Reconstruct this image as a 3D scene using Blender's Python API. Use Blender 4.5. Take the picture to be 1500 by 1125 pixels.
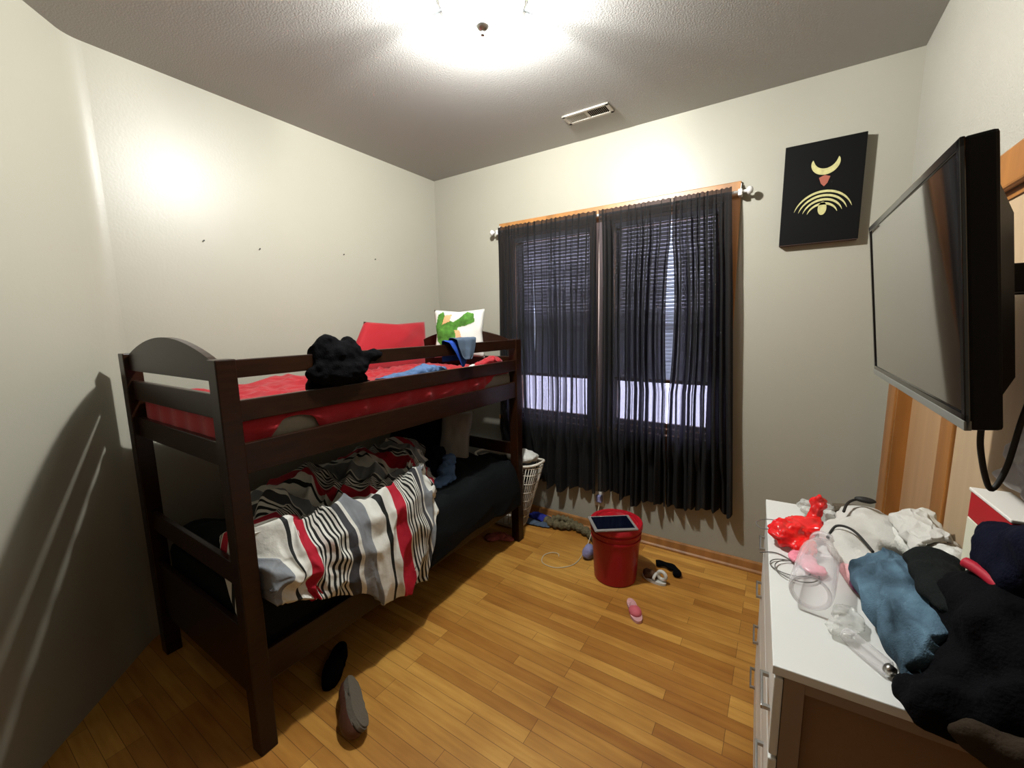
import bpy, bmesh, math, random
import numpy as np
from mathutils import Vector, Matrix, noise
random.seed(7); rng = np.random.default_rng(11)
PI = math.pi
scene = bpy.context.scene
C = scene.collection
for o in list(bpy.data.objects): bpy.data.objects.remove(o)

# ------------------------------------------------------------------ camera
FPX, YAW, PIT, ROL = 604.557, -0.57946, -0.14157, -0.0171
CAM = Vector((2.5675, -2.767, 1.5279))
fw = Vector((math.sin(YAW)*math.cos(PIT), math.cos(YAW)*math.cos(PIT), math.sin(PIT)))
r0 = Vector((math.cos(YAW), -math.sin(YAW), 0)); u0 = r0.cross(fw)
rr = r0*math.cos(ROL) + u0*math.sin(ROL); uu = -r0*math.sin(ROL) + u0*math.cos(ROL)
cd = bpy.data.cameras.new('camera'); co = bpy.data.objects.new('camera', cd); C.objects.link(co)
cd.sensor_fit = 'HORIZONTAL'; cd.sensor_width = 36; cd.lens = FPX/1500*36
cd.clip_start = 0.02; cd.clip_end = 100
co.matrix_world = Matrix(((rr.x, uu.x, -fw.x, CAM.x), (rr.y, uu.y, -fw.y, CAM.y), (rr.z, uu.z, -fw.z, CAM.z), (0, 0, 0, 1)))
scene.camera = co

# ------------------------------------------------------------------ world, exposure
w = bpy.data.worlds.new('daylight'); scene.world = w; w.use_nodes = True
bg = w.node_tree.nodes['Background']; bg.inputs[0].default_value = (0.74, 0.76, 1.0, 1); bg.inputs[1].default_value = 9.0
vs = scene.view_settings
vs.view_transform = 'Standard'; vs.look = 'None'; vs.exposure = 0.22; vs.gamma = 1; vs.use_curve_mapping = False
BULB_W = 285.0; BOWL = 120.0

W, H = 3.031, 2.75          # room width, ceiling height
LC = (1.545, -1.365)        # ceiling light centre

# ------------------------------------------------------------------ materials
ALB = .70     # scales non-metal colours down to weaken bounce light and deepen shadows
def mat(name, col, rough=0.6, spec=0.5, metal=0.0, bump=0.0, bscale=40.0, var=0.0, vscale=6.0, trans=0.0, transl=0.0,
        alpha=1.0, emis=0.0, coat=0.0, sheen=0.0, stretch=(1, 1, 1), ior=1.45):
    if not metal: col = tuple(c_*ALB for c_ in col)
    m = bpy.data.materials.new(name); m.use_nodes = True
    nt = m.node_tree; N = nt.nodes; L = nt.links; b = N['Principled BSDF']
    c4 = (*col, 1)
    b.inputs['Base Color'].default_value = c4
    b.inputs['Roughness'].default_value = rough; b.inputs['Metallic'].default_value = metal
    b.inputs['Specular IOR Level'].default_value = spec; b.inputs['IOR'].default_value = ior
    b.inputs['Transmission Weight'].default_value = trans; b.inputs['Alpha'].default_value = alpha
    b.inputs['Coat Weight'].default_value = coat; b.inputs['Sheen Weight'].default_value = sheen
    if emis: b.inputs['Emission Color'].default_value = c4; b.inputs['Emission Strength'].default_value = emis
    tc = N.new('ShaderNodeTexCoord'); mp = N.new('ShaderNodeMapping'); mp.inputs['Scale'].default_value = stretch
    L.new(tc.outputs['Object'], mp.inputs[0])
    if var:
        n = N.new('ShaderNodeTexNoise'); n.inputs['Scale'].default_value = vscale; n.inputs['Detail'].default_value = 4
        L.new(mp.outputs[0], n.inputs['Vector'])
        r = N.new('ShaderNodeMapRange'); r.inputs['From Min'].default_value = .3; r.inputs['From Max'].default_value = .7
        r.inputs['To Min'].default_value = 1-var; r.inputs['To Max'].default_value = 1+var
        L.new(n.outputs['Fac'], r.inputs['Value'])
        mx = N.new('ShaderNodeVectorMath'); mx.operation = 'SCALE'; mx.inputs[0].default_value = col
        L.new(r.outputs[0], mx.inputs['Scale']); L.new(mx.outputs[0], b.inputs['Base Color'])
    if bump:
        n = N.new('ShaderNodeTexNoise'); n.inputs['Scale'].default_value = bscale; n.inputs['Detail'].default_value = 3
        L.new(mp.outputs[0], n.inputs['Vector'])
        bp = N.new('ShaderNodeBump'); bp.inputs['Strength'].default_value = bump; bp.inputs['Distance'].default_value = .01
        L.new(n.outputs['Fac'], bp.inputs['Height']); L.new(bp.outputs[0], b.inputs['Normal'])
    if transl:
        t = N.new('ShaderNodeBsdfTranslucent'); t.inputs[0].default_value = c4
        ms = N.new('ShaderNodeMixShader'); ms.inputs[0].default_value = transl
        L.new(b.outputs[0], ms.inputs[1]); L.new(t.outputs[0], ms.inputs[2]); L.new(ms.outputs[0], N['Material Output'].inputs[0])
    return m

def clear_film(name, col, opacity, rough=.15, ior_mix=1.3):
    """thin clear plastic: transparent plus a fresnel gloss"""
    m = bpy.data.materials.new(name); m.use_nodes = True
    nt = m.node_tree; N = nt.nodes; L = nt.links; b = N['Principled BSDF']
    b.inputs['Base Color'].default_value = (*col, 1); b.inputs['Roughness'].default_value = rough
    t = N.new('ShaderNodeBsdfTransparent'); t.inputs[0].default_value = (*[min(1, .6+.4*c) for c in col], 1)
    lw = N.new('ShaderNodeLayerWeight'); lw.inputs[0].default_value = .35
    mr = N.new('ShaderNodeMapRange'); mr.inputs['To Min'].default_value = opacity; mr.inputs['To Max'].default_value = min(1, opacity+.55)
    L.new(lw.outputs['Facing'], mr.inputs[0])
    ms = N.new('ShaderNodeMixShader'); L.new(mr.outputs[0], ms.inputs[0]); L.new(t.outputs[0], ms.inputs[1]); L.new(b.outputs[0], ms.inputs[2])
    L.new(ms.outputs[0], N['Material Output'].inputs[0])
    return m

M = {}
M['wall'] = mat('wall paint', (.415, .397, .318), .40, .36, bump=.04, bscale=90, var=.02, vscale=2)
M['wallr'] = mat('wall paint textured', (.41, .39, .325), .5, .5, bump=.35, bscale=160, var=.03, vscale=3)
M['ceil'] = mat('ceiling paint', (.50, .49, .46), .55, .4, bump=.12, bscale=140)
M['dim_brown'] = mat('darkened rear wall', (.16, .10, .06), .5, .3)  # unseen rear wall coloured dark to cut fill light, no doors modelled
M['espresso'] = mat('espresso wood', (.020, .0062, .0020), .28, .30, var=.35, vscale=9, stretch=(8, 1, 8), bump=.05, bscale=60)
M['oak_trim'] = mat('oak trim', (.42, .19, .055), .4, .5, var=.25, vscale=14, stretch=(1, 1, .12))
M['oak_dark'] = mat('dark stained trim', (.36, .14, .028), .4, .5, var=.25, vscale=14, stretch=(1, 1, .12))
M['oak_light'] = mat('pale veneer door', (.50, .30, .15), .45, .4, var=.12, vscale=12, stretch=(1, 1, .12))
M['oak_pale'] = mat('pale tan door', (.52, .37, .22), .5, .4, var=.10, vscale=12, stretch=(1, 1, .12))
M['red_sheet'] = mat('red sheet', (.42, .008, .016), .75, .3, bump=.15, bscale=250, sheen=.2)
M['khaki'] = mat('grey satin mattress', (.30, .27, .20), .4, .5, bump=.2, bscale=30, stretch=(1, 4, 1))
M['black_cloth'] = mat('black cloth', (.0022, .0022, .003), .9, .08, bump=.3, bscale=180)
M['black_sheet'] = mat('black sheet', (.0035, .0045, .005), .8, .14, bump=.2, bscale=120)
M['navy_cloth'] = mat('navy cloth', (.003, .004, .012), .9, .08, bump=.3, bscale=180)
M['char_cloth'] = mat('charcoal cloth', (.008, .010, .0095), .9, .1, bump=.3, bscale=180)
M['brown_cloth'] = mat('brown cloth', (.028, .018, .009), .9, .2, bump=.3, bscale=120, var=.3)
M['denim'] = mat('blue denim', (.075, .13, .175), .9, .1, bump=.35, bscale=300, var=.7, vscale=11)
M['denim_in'] = mat('blue chambray', (.09, .16, .30), .9, .2, bump=.3, bscale=300, var=.2)
M['blue'] = mat('bright blue cloth', (.012, .06, .36), .8, .3, bump=.2, bscale=200)
M['slate'] = mat('slate cloth', (.085, .12, .17), .85, .2, bump=.3, bscale=250)
M['royal'] = mat('royal blue cloth', (.02, .03, .28), .8, .3)
M['white_cloth'] = mat('white cloth', (.74, .73, .66), .85, .2, bump=.3, bscale=200)
M['offwhite'] = mat('off-white cloth', (.62, .60, .54), .85, .2, bump=.25, bscale=250)
M['grey_pillow'] = mat('grey pillow', (.34, .31, .27), .85, .2, bump=.3, bscale=200)
M['white_lam'] = mat('white laminate', (.80, .80, .75), .35, .5)
M['fiber'] = mat('brown fibreboard', (.26, .15, .075), .8, .2, bump=.2, bscale=200, var=.05)
M['greige'] = mat('raw board edge', (.33, .23, .15), .7, .3)
M['steel'] = mat('brushed steel', (.42, .41, .39), .35, .5, metal=1)
M['nickel'] = mat('nickel', (.45, .42, .38), .3, .5, metal=1)
M['clip'] = mat('dull pewter', (.10, .09, .08), .6, .3)
M['rod'] = mat('white rod', (.72, .70, .66), .4, .5)
M['vent'] = mat('painted vent', (.70, .66, .56), .5, .5)
M['slit_lit'] = mat('mullion in lit slit tone', (.78, .62, .56), .5, .4)
M['dark'] = mat('painted duct shade', (.02, .015, .01), .9, .1)
M['tv_black'] = mat('tv black plastic', (.002, .002, .002), .5, .2)
M['tv_gloss'] = mat('tv gloss bezel', (.006, .006, .006), .10, .8)
M['tv_screen'] = mat('tv screen', (.012, .012, .012), .035, 1.0, coat=1, ior=1.7)
M['tv_glint'] = mat('tv bezel glint', (.20, .20, .17), .35, .5)
M['cord_dark'] = mat('black cord', (.02, .018, .015), .6, .3)
M['cord_grey'] = mat('grey wire', (.17, .16, .14), .5, .4)
M['cord_white'] = mat('cream cable', (.75, .66, .50), .5, .4)
M['bucket'] = mat('red plastic bucket', (.42, .006, .016), .32, .5)
M['bucket_lid'] = mat('red plastic lid', (.50, .010, .02), .35, .5)
M['tab_frame'] = mat('tablet grey frame', (.30, .28, .26), .4, .5)
M['tab_screen'] = mat('tablet glass', (.004, .006, .016), .12, .5)
M['basket'] = mat('white plastic basket', (.80, .74, .62), .4, .5)
M['towel'] = mat('khaki green knit', (.16, .135, .075), .95, .1, bump=.9, bscale=90, var=.3, vscale=40)
M['lilac'] = mat('lilac cloth', (.32, .32, .55), .8, .2, bump=.2, bscale=100)
M['pink'] = mat('pale pink foam', (.78, .42, .42), .7, .3, bump=.3, bscale=200, var=.12, vscale=60)
M['coral'] = mat('coral pink strap', (.72, .15, .18), .6, .3)
M['pinkdull'] = mat('dusty pink cloth', (.40, .10, .08), .8, .2)
M['shoe_sole'] = mat('taupe rubber sole', (.15, .13, .10), .7, .3, bump=.3, bscale=120)
M['shoe_brown'] = mat('brown leather', (.10, .035, .018), .55, .4, bump=.2, bscale=60)
M['brown_fur'] = mat('brown fleece', (.13, .07, .04), .9, .1, bump=.4, bscale=200)
M['canvas'] = mat('black canvas print', (.0025, .0025, .0022), .6, .12)
M['canvas_edge'] = mat('canvas edge', (.10, .06, .05), .7, .3)
M['art'] = mat('pale yellow paint', (.58, .54, .24), .6, .3, var=.15, vscale=60)
M['artred'] = mat('dull red paint', (.38, .11, .07), .6, .3)
M['green'] = mat('green print', (.075, .22, .03), .8, .2, bump=.2, bscale=120, var=.45, vscale=30)
M['peach'] = mat('peach print', (.80, .42, .20), .8, .2)
M['gold'] = mat('mustard print', (.60, .34, .07), .8, .2)
M['redplastic'] = clear_film('red cellophane', (.75, .01, .01), .62, .12)
M['foil'] = clear_film('crinkled clear plastic', (.70, .70, .66), .18, .10)
M['clear'] = clear_film('clear plastic', (.86, .84, .84), .03, .06)
M['clearpink'] = clear_film('pink clear plastic', (.85, .28, .36), .45, .15)
M['brush'] = mat('taupe bristles', (.15, .12, .085), .95, .1, bump=1, bscale=160)
M['redbox'] = mat('red card', (.42, .008, .012), .5, .4)
M['creambox'] = mat('cream card', (.70, .68, .52), .6, .3)
M['whitecard'] = mat('white card', (.78, .74, .66), .6, .3)
M['redstrap'] = mat('red strap', (.45, .01, .03), .6, .3)
M['silver_bag'] = mat('silver grey plastic bag', (.45, .43, .44), .4, .5, bump=.5, bscale=20)
M['blind'] = mat('white blind slat', (.72, .74, .76), .5, .4, transl=.35)
M['magenta'] = mat('dark magenta', (.16, .01, .08), .6, .3)

# curtain voile
m = bpy.data.materials.new('black voile'); m.use_nodes = True
nt = m.node_tree; N = nt.nodes; L = nt.links; b = N['Principled BSDF']
b.inputs['Base Color'].default_value = (.008, .008, .0075, 1); b.inputs['Roughness'].default_value = .85; b.inputs['Specular IOR Level'].default_value = .25
tr = N.new('ShaderNodeBsdfTransparent'); tr.inputs[0].default_value = (1, .93, 1, 1)
tl = N.new('ShaderNodeBsdfTranslucent'); tl.inputs[0].default_value = (.05, .045, .06, 1)
lw = N.new('ShaderNodeLayerWeight'); lw.inputs[0].default_value = .5
mr = N.new('ShaderNodeMapRange'); mr.inputs['From Min'].default_value = .08; mr.inputs['From Max'].default_value = .42
mr.inputs['To Min'].default_value = .115; mr.inputs['To Max'].default_value = .0
L.new(lw.outputs['Facing'], mr.inputs[0])
m1 = N.new('ShaderNodeMixShader'); m1.inputs[0].default_value = .25; L.new(b.outputs[0], m1.inputs[1]); L.new(tl.outputs[0], m1.inputs[2])
m2 = N.new('ShaderNodeMixShader'); L.new(mr.outputs[0], m2.inputs[0]); L.new(m1.outputs[0], m2.inputs[1]); L.new(tr.outputs[0], m2.inputs[2])
L.new(m2.outputs[0], N['Material Output'].inputs[0])
M['voile'] = m

# floor: narrow oak strips running along x
m = bpy.data.materials.new('oak strip floor'); m.use_nodes = True
nt = m.node_tree; N = nt.nodes; L = nt.links; b = N['Principled BSDF']
tc = N.new('ShaderNodeTexCoord')
br = N.new('ShaderNodeTexBrick'); br.offset = .37; br.offset_frequency = 3; br.squash = 1
for k, v in {'Scale': 1, 'Mortar Size': .0009, 'Mortar Smooth': .3, 'Bias': 0, 'Brick Width': .62, 'Row Height': .057}.items(): br.inputs[k].default_value = v
br.inputs['Color1'].default_value = (.54, .295, .064, 1); br.inputs['Color2'].default_value = (.34, .148, .025, 1); br.inputs['Mortar'].default_value = (.11, .045, .011, 1)
L.new(tc.outputs['Object'], br.inputs['Vector'])
mp = N.new('ShaderNodeMapping'); mp.inputs['Scale'].default_value = (2.0, 18, 1); L.new(tc.outputs['Object'], mp.inputs[0])
n = N.new('ShaderNodeTexNoise'); n.inputs['Scale'].default_value = 2.2; n.inputs['Detail'].default_value = 6; L.new(mp.outputs[0], n.inputs['Vector'])
cr = N.new('ShaderNodeValToRGB'); cr.color_ramp.elements[0].position = .3; cr.color_ramp.elements[0].color = (.80, .72, .62, 1)
cr.color_ramp.elements[1].position = .68; cr.color_ramp.elements[1].color = (1.06, 1.06, 1.06, 1); L.new(n.outputs['Fac'], cr.inputs[0])
mx = N.new('ShaderNodeMix'); mx.data_type = 'RGBA'; mx.blend_type = 'MULTIPLY'; mx.inputs[0].default_value = 1
L.new(br.outputs['Color'], mx.inputs[6]); L.new(cr.outputs[0], mx.inputs[7])
n2 = N.new('ShaderNodeTexNoise'); n2.inputs['Scale'].default_value = 1.7; n2.inputs['Detail'].default_value = 3; L.new(tc.outputs['Object'], n2.inputs['Vector'])
cr2 = N.new('ShaderNodeValToRGB'); cr2.color_ramp.elements[0].position = .35; cr2.color_ramp.elements[0].color = (.78, .70, .62, 1)
cr2.color_ramp.elements[1].position = .6; cr2.color_ramp.elements[1].color = (1.05, 1.05, 1.05, 1); L.new(n2.outputs['Fac'], cr2.inputs[0])
mx2 = N.new('ShaderNodeMix'); mx2.data_type = 'RGBA'; mx2.blend_type = 'MULTIPLY'; mx2.inputs[0].default_value = 1
L.new(mx.outputs[2], mx2.inputs[6]); L.new(cr2.outputs[0], mx2.inputs[7]); L.new(mx2.outputs[2], b.inputs['Base Color'])
b.inputs['Roughness'].default_value = .42; b.inputs['Specular IOR Level'].default_value = .35
bp = N.new('ShaderNodeBump'); bp.inputs['Strength'].default_value = .25; bp.inputs['Distance'].default_value = .002
L.new(br.outputs['Fac'], bp.inputs['Height']); bp.invert = True; L.new(bp.outputs[0], b.inputs['Normal'])
M['floor'] = m

# striped comforter, pattern repeats along UV.x
def stripe_mat(name, dull=1.0):
    m = bpy.data.materials.new(name); m.use_nodes = True
    nt = m.node_tree; N = nt.nodes; L = nt.links; b = N['Principled BSDF']
    uv = N.new('ShaderNodeUVMap'); uv.uv_map = 'UVMap'
    sx = N.new('ShaderNodeSeparateXYZ'); L.new(uv.outputs[0], sx.inputs[0])
    fr = N.new('ShaderNodeMath'); fr.operation = 'FRACT'; L.new(sx.outputs[0], fr.inputs[0])
    cr = N.new('ShaderNodeValToRGB'); R = cr.color_ramp; R.interpolation = 'CONSTANT'
    Wc, K, G, Rd, D = (.55, .54, .48), (.007, .008, .007), (.17, .18, .19), (.33, .007, .02), (.035, .035, .038)
    stops = [(0, G), (.17, Wc), (.30, K), (.34, Wc), (.44, Rd), (.60, Wc)]
    x = .62
    for i in range(7): stops += [(x, K), (x+.018, Wc)]; x += .040
    stops += [(.895, D), (.97, Wc)]
    R.elements[0].position = 0; R.elements[0].color = (*stops[0][1], 1)
    R.elements[1].position = stops[1][0]; R.elements[1].color = (*stops[1][1], 1)
    for p_, c_ in stops[2:]:
        e = R.elements.new(p_); e.color = (*c_, 1)
    L.new(fr.outputs[0], cr.inputs[0]); L.new(cr.outputs[0], b.inputs['Base Color'])
    b.inputs['Roughness'].default_value = .75; b.inputs['Specular IOR Level'].default_value = .25
    n = N.new('ShaderNodeTexNoise'); n.inputs['Scale'].default_value = 26; n.inputs['Detail'].default_value = 4
    tc = N.new('ShaderNodeTexCoord'); L.new(tc.outputs['Object'], n.inputs['Vector'])
    bp = N.new('ShaderNodeBump'); bp.inputs['Strength'].default_value = .45; bp.inputs['Distance'].default_value = .012
    L.new(n.outputs['Fac'], bp.inputs['Height']); L.new(bp.outputs[0], b.inputs['Normal'])
    return m
M['stripe'] = stripe_mat('striped quilt')

# ------------------------------------------------------------------ builders
def tag(o, label=None, cat=None, group=None, kind=None):
    if label: o['label'] = label
    if cat: o['category'] = cat
    if group: o['group'] = group
    if kind: o['kind'] = kind
    return o

def thing(name, label, cat, loc=(0, 0, 0), group=None):
    o = bpy.data.objects.new(name, None); C.objects.link(o); o.location = loc; o.empty_display_size = .05
    return tag(o, label, cat, group)

def root_loc(o):
    v = Vector((0, 0, 0))
    while o is not None: v += o.location; o = o.parent
    return v

class MB:
    """collects shapes in world coordinates"""
    def __init__(s): s.bm = bmesh.new()
    def box(s, a, b, bev=0.0, mtx=None):
        x0, y0, z0 = [min(a[i], b[i]) for i in range(3)]; x1, y1, z1 = [max(a[i], b[i]) for i in range(3)]
        vs_ = [s.bm.verts.new(p) for p in ((x0,y0,z0),(x1,y0,z0),(x1,y1,z0),(x0,y1,z0),(x0,y0,z1),(x1,y0,z1),(x1,y1,z1),(x0,y1,z1))]
        fs = [s.bm.faces.new([vs_[i] for i in f]) for f in ((0,3,2,1),(4,5,6,7),(0,1,5,4),(1,2,6,5),(2,3,7,6),(3,0,4,7))]
        allv = list(vs_)
        if bev:
            es = list({e for f in fs for e in f.edges})
            r = bmesh.ops.bevel(s.bm, geom=es, offset=bev, segments=2, profile=.5, affect='EDGES')
            allv = list({v for f in r['faces'] for v in f.verts} | {v for v in vs_ if v.is_valid})
        if mtx: bmesh.ops.transform(s.bm, matrix=mtx, verts=allv)
        return s
    def tube(s, pts, r, seg=10, close=False):
        pts = [Vector(p) for p in pts]; n = len(pts); rings = []
        prevn = None
        for i, p in enumerate(pts):
            if close: t = pts[(i+1) % n]-pts[i-1]
            else: t = pts[min(i+1, n-1)]-pts[max(i-1, 0)]
            t.normalize()
            a = Vector((0, 0, 1)) if abs(t.z) < .9 else Vector((1, 0, 0))
            if prevn is not None: a = prevn
            nx = (a - t*a.dot(t)).normalized(); prevn = nx; ny = t.cross(nx)
            ri = r[i] if hasattr(r, '__len__') else r
            rings.append([s.bm.verts.new(p + nx*(ri*math.cos(2*PI*k/seg)) + ny*(ri*math.sin(2*PI*k/seg))) for k in range(seg)])
        for i in range(n if close else n-1):
            A, B = rings[i], rings[(i+1) % n]
            for k in range(seg): s.bm.faces.new((A[k], A[(k+1) % seg], B[(k+1) % seg], B[k]))
        if not close:
            s.bm.faces.new(rings[0][::-1]); s.bm.faces.new(rings[-1])
        return s
    def lathe(s, prof, seg=40, c=(0, 0, 0), cap0=False, cap1=False, mtx=None):
        rings = []; vs_ = []
        for (r, z) in prof:
            if r < 1e-6: v = s.bm.verts.new((c[0], c[1], c[2]+z)); rings.append([v]); vs_.append(v)
            else:
                q = [s.bm.verts.new((c[0]+r*math.cos(2*PI*k/seg), c[1]+r*math.sin(2*PI*k/seg), c[2]+z)) for k in range(seg)]
                rings.append(q); vs_ += q
        for A, B in zip(rings, rings[1:]):
            for k in range(seg):
                k2 = (k+1) % seg
                if len(A) == 1 and len(B) == 1: continue
                if len(A) == 1: s.bm.faces.new((A[0], B[k2], B[k]))
                elif len(B) == 1: s.bm.faces.new((A[k], A[k2], B[0]))
                else: s.bm.faces.new((A[k], A[k2], B[k2], B[k]))
        if cap0 and len(rings[0]) > 1: s.bm.faces.new(rings[0][::-1])
        if cap1 and len(rings[-1]) > 1: s.bm.faces.new(rings[-1])
        if mtx: bmesh.ops.transform(s.bm, matrix=mtx, verts=vs_)
        return s
    def prism(s, poly, axis, a, b, mtx=None):
        """poly in the two other axes, extruded from a to b along axis"""
        def P(q, t):
            if axis == 'x': return (t, q[0], q[1])
            if axis == 'y': return (q[0], t, q[1])
            return (q[0], q[1], t)
        A = [s.bm.verts.new(P(q, a)) for q in poly]; B = [s.bm.verts.new(P(q, b)) for q in poly]; n = len(poly)
        s.bm.faces.new(A[::-1]); s.bm.faces.new(B)
        for i in range(n): s.bm.faces.new((A[i], A[(i+1) % n], B[(i+1) % n], B[i]))
        if mtx: bmesh.ops.transform(s.bm, matrix=mtx, verts=A+B)
        return s
    def ell(s, c, r, rot=None, sub=3, nz=0.0, ns=4.0):
        res = bmesh.ops.create_icosphere(s.bm, subdivisions=sub, radius=1)
        mt = Matrix.Translation(c) @ (rot.to_4x4() if rot else Matrix()) @ Matrix.Diagonal((*r, 1))
        bmesh.ops.transform(s.bm, matrix=mt, verts=res['verts'])
        if nz:
            for v in res['verts']:
                d = (v.co-Vector(c)); v.co += d*(nz*noise.fractal(v.co*ns, 1, 2, 3))
        return s
    def build(s, name, m, parent=None, smooth=False, loc=None):
        bmesh.ops.recalc_face_normals(s.bm, faces=s.bm.faces)
        me = bpy.data.meshes.new(name)
        off = root_loc(parent) if parent is not None else Vector((0, 0, 0))
        if loc is not None: off = Vector(loc)
        bmesh.ops.translate(s.bm, vec=-off, verts=s.bm.verts)
        s.bm.to_mesh(me); s.bm.free()
        o = bpy.data.objects.new(name, me); C.objects.link(o)
        if parent is not None: o.parent = parent
        if loc is not None: o.location = loc
        me.materials.append(m)
        if smooth:
            for p in me.polygons: p.use_smooth = True
            if smooth == 'auto':
                md = o.modifiers.new('es', 'EDGE_SPLIT'); md.split_angle = math.radians(35)
        return o

def grid_obj(name, P, m, parent=None, uv=None, thick=0.0, sub=0, loc=None, offset=0.0):
    """P: (n, m, 3) array of world points"""
    n, k = P.shape[:2]
    off = np.array(root_loc(parent)) if parent is not None else (np.array(loc) if loc is not None else np.zeros(3))
    V = (P.reshape(-1, 3)-off)
    F = [(i*k+j, (i+1)*k+j, (i+1)*k+j+1, i*k+j+1) for i in range(n-1) for j in range(k-1)]
    me = bpy.data.meshes.new(name); me.from_pydata(V.tolist(), [], F); me.update()
    if uv is not None:
        U = uv.reshape(-1, 2); lay = me.uv_layers.new(name='UVMap')
        idx = np.empty(len(me.loops), dtype=np.int32); me.loops.foreach_get('vertex_index', idx)
        lay.data.foreach_set('uv', U[idx].astype(np.float32).ravel())
    for p in me.polygons: p.use_smooth = True
    o = bpy.data.objects.new(name, me); C.objects.link(o); me.materials.append(m)
    if parent is not None: o.parent = parent
    if loc is not None: o.location = loc
    if thick:
        md = o.modifiers.new('thick', 'SOLIDIFY'); md.thickness = thick; md.offset = offset
    if sub:
        md = o.modifiers.new('sub', 'SUBSURF'); md.levels = sub; md.render_levels = sub
    return o

# ---- small cloth solver: grid of points falling onto boxes, ellipsoids and a height field
class HF:
    def __init__(s, x0, x1, y0, y1, base, d=.01):
        s.x0, s.y0, s.d = x0, y0, d; s.nx = int((x1-x0)/d)+1; s.ny = int((y1-y0)/d)+1
        s.h = np.full((s.nx, s.ny), base)
    def idx(s, X, Y):
        i = np.clip(((X-s.x0)/s.d).astype(int), 0, s.nx-1); j = np.clip(((Y-s.y0)/s.d).astype(int), 0, s.ny-1); return i, j
    def at(s, X, Y): i, j = s.idx(X, Y); return s.h[i, j]
    def add(s, P, t=.004, zmin=-9):
        Q = P
        for _ in range(2):      # densify
            n, k = Q.shape[:2]; R = np.zeros((2*n-1, 2*k-1, 3)); R[::2, ::2] = Q; R[1::2, ::2] = (Q[1:]+Q[:-1])/2
            R[:, 1::2] = (R[:, 2::2]+R[:, :-2:2])/2; Q = R
        Q = Q.reshape(-1, 3); Q = Q[Q[:, 2] > zmin]; i, j = s.idx(Q[:, 0], Q[:, 1]); np.maximum.at(s.h, (i, j), Q[:, 2]+t)

def cloth(P, wx, wy, boxes=(), ells=(), hf=None, steps=90, iters=8, th=.006, bend=.25, fric=.6, floor=0.0, pins=None, damp=.97):
    """P (n,m,3) start positions; wx, wy rest sizes"""
    P = P.copy(); n, k = P.shape[:2]; dx = wx/(n-1); dy = wy/(k-1); dd = math.hypot(dx, dy); Vv = np.zeros_like(P); dt = 1/60
    inv = np.ones((n, k, 1))
    if pins is not None: inv[pins] = 0
    def con(A, B, wa, wb, L0, stf):
        d = B-A; l = np.sqrt((d*d).sum(-1, keepdims=True))+1e-9; ws = wa+wb+1e-9
        c = d*((l-L0)/l)*stf/ws; A += c*wa; B -= c*wb
    def bendc(A, B, wa, wb, L0, stf):
        d = B-A; l = np.sqrt((d*d).sum(-1, keepdims=True))+1e-9; ws = wa+wb+1e-9
        c = d*(np.minimum(l-L0, 0)/l)*stf/ws; A += c*wa; B -= c*wb
    for st in range(steps):
        Vv[..., 2] -= 9.8*dt; sp = np.linalg.norm(Vv, axis=-1, keepdims=True); Vv *= damp*np.minimum(1, 1.2/(sp+1e-9))
        old = P.copy(); P = P+Vv*dt*(inv > 0)
        for it in range(iters):
            for s0 in (0, 1):
                for (f, L0, stf, step) in ((con, dx, 1, 1),):
                    a = slice(s0, n-1, 2); b_ = slice(s0+1, n, 2)
                    con(P[a], P[b_], inv[a], inv[b_], dx, 1)
                a = slice(s0, k-1, 2); b_ = slice(s0+1, k, 2)
                con(P[:, a], P[:, b_], inv[:, a], inv[:, b_], dy, 1)
                a = slice(s0, n-1, 2); b_ = slice(s0+1, n, 2)
                con(P[a, :-1], P[b_, 1:], inv[a, :-1], inv[b_, 1:], dd, .5)
                con(P[a, 1:], P[b_, :-1], inv[a, 1:], inv[b_, :-1], dd, .5)
            if bend and it % 2 == 0:
                for q in (2, 4):
                    for s0 in range(q):
                        i0 = np.arange(s0, n-q, 2*q)
                        if len(i0):
                            A = P[i0]; B = P[i0+q]; bendc(A, B, inv[i0], inv[i0+q], dx*q*.9, bend); P[i0] = A; P[i0+q] = B
                        j0 = np.arange(s0, k-q, 2*q)
                        if len(j0):
                            A = P[:, j0]; B = P[:, j0+q]; bendc(A, B, inv[:, j0], inv[:, j0+q], dy*q*.9, bend); P[:, j0] = A; P[:, j0+q] = B
        hit = np.zeros((n, k), bool)
        for (a, b_) in boxes:
            lo = np.array(a)-th; hi = np.array(b_)+th
            ins = ((P > lo) & (P < hi)).all(-1)
            if ins.any():
                Q = P[ins]; dl = Q-lo; dh = hi-Q; D = np.concatenate([dl, dh], 1); w_ = D.argmin(1); ax = w_ % 3
                Q[np.arange(len(Q)), ax] = np.where(w_ < 3, lo[ax], hi[ax]); P[ins] = Q; hit |= ins
        for (c, r) in ells:
            c = np.array(c); r = np.array(r)+th; Q = (P-c)/r; l = np.linalg.norm(Q, axis=-1); ins = l < 1
            if ins.any(): P[ins] = c+Q[ins]/l[ins][:, None]*r; hit |= ins
        if hf is not None:
            h = hf.at(P[..., 0], P[..., 1])+th; ins = (P[..., 2] < h) & (P[..., 2] > h-.06)
            P[..., 2] = np.where(ins, h, P[..., 2]); hit |= ins
        ins = P[..., 2] < floor+th; P[..., 2] = np.where(ins, floor+th, P[..., 2]); hit |= ins
        Vv = (P-old)/dt
        if hit.any():
            Pm = P[hit]; om = old[hit]; Pm = Pm*(1-fric)+(om*np.array([1, 1, 0])+Pm*np.array([0, 0, 1]))*fric
            P[hit] = Pm; Vv[hit] *= (1-fric)
    return P

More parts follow.
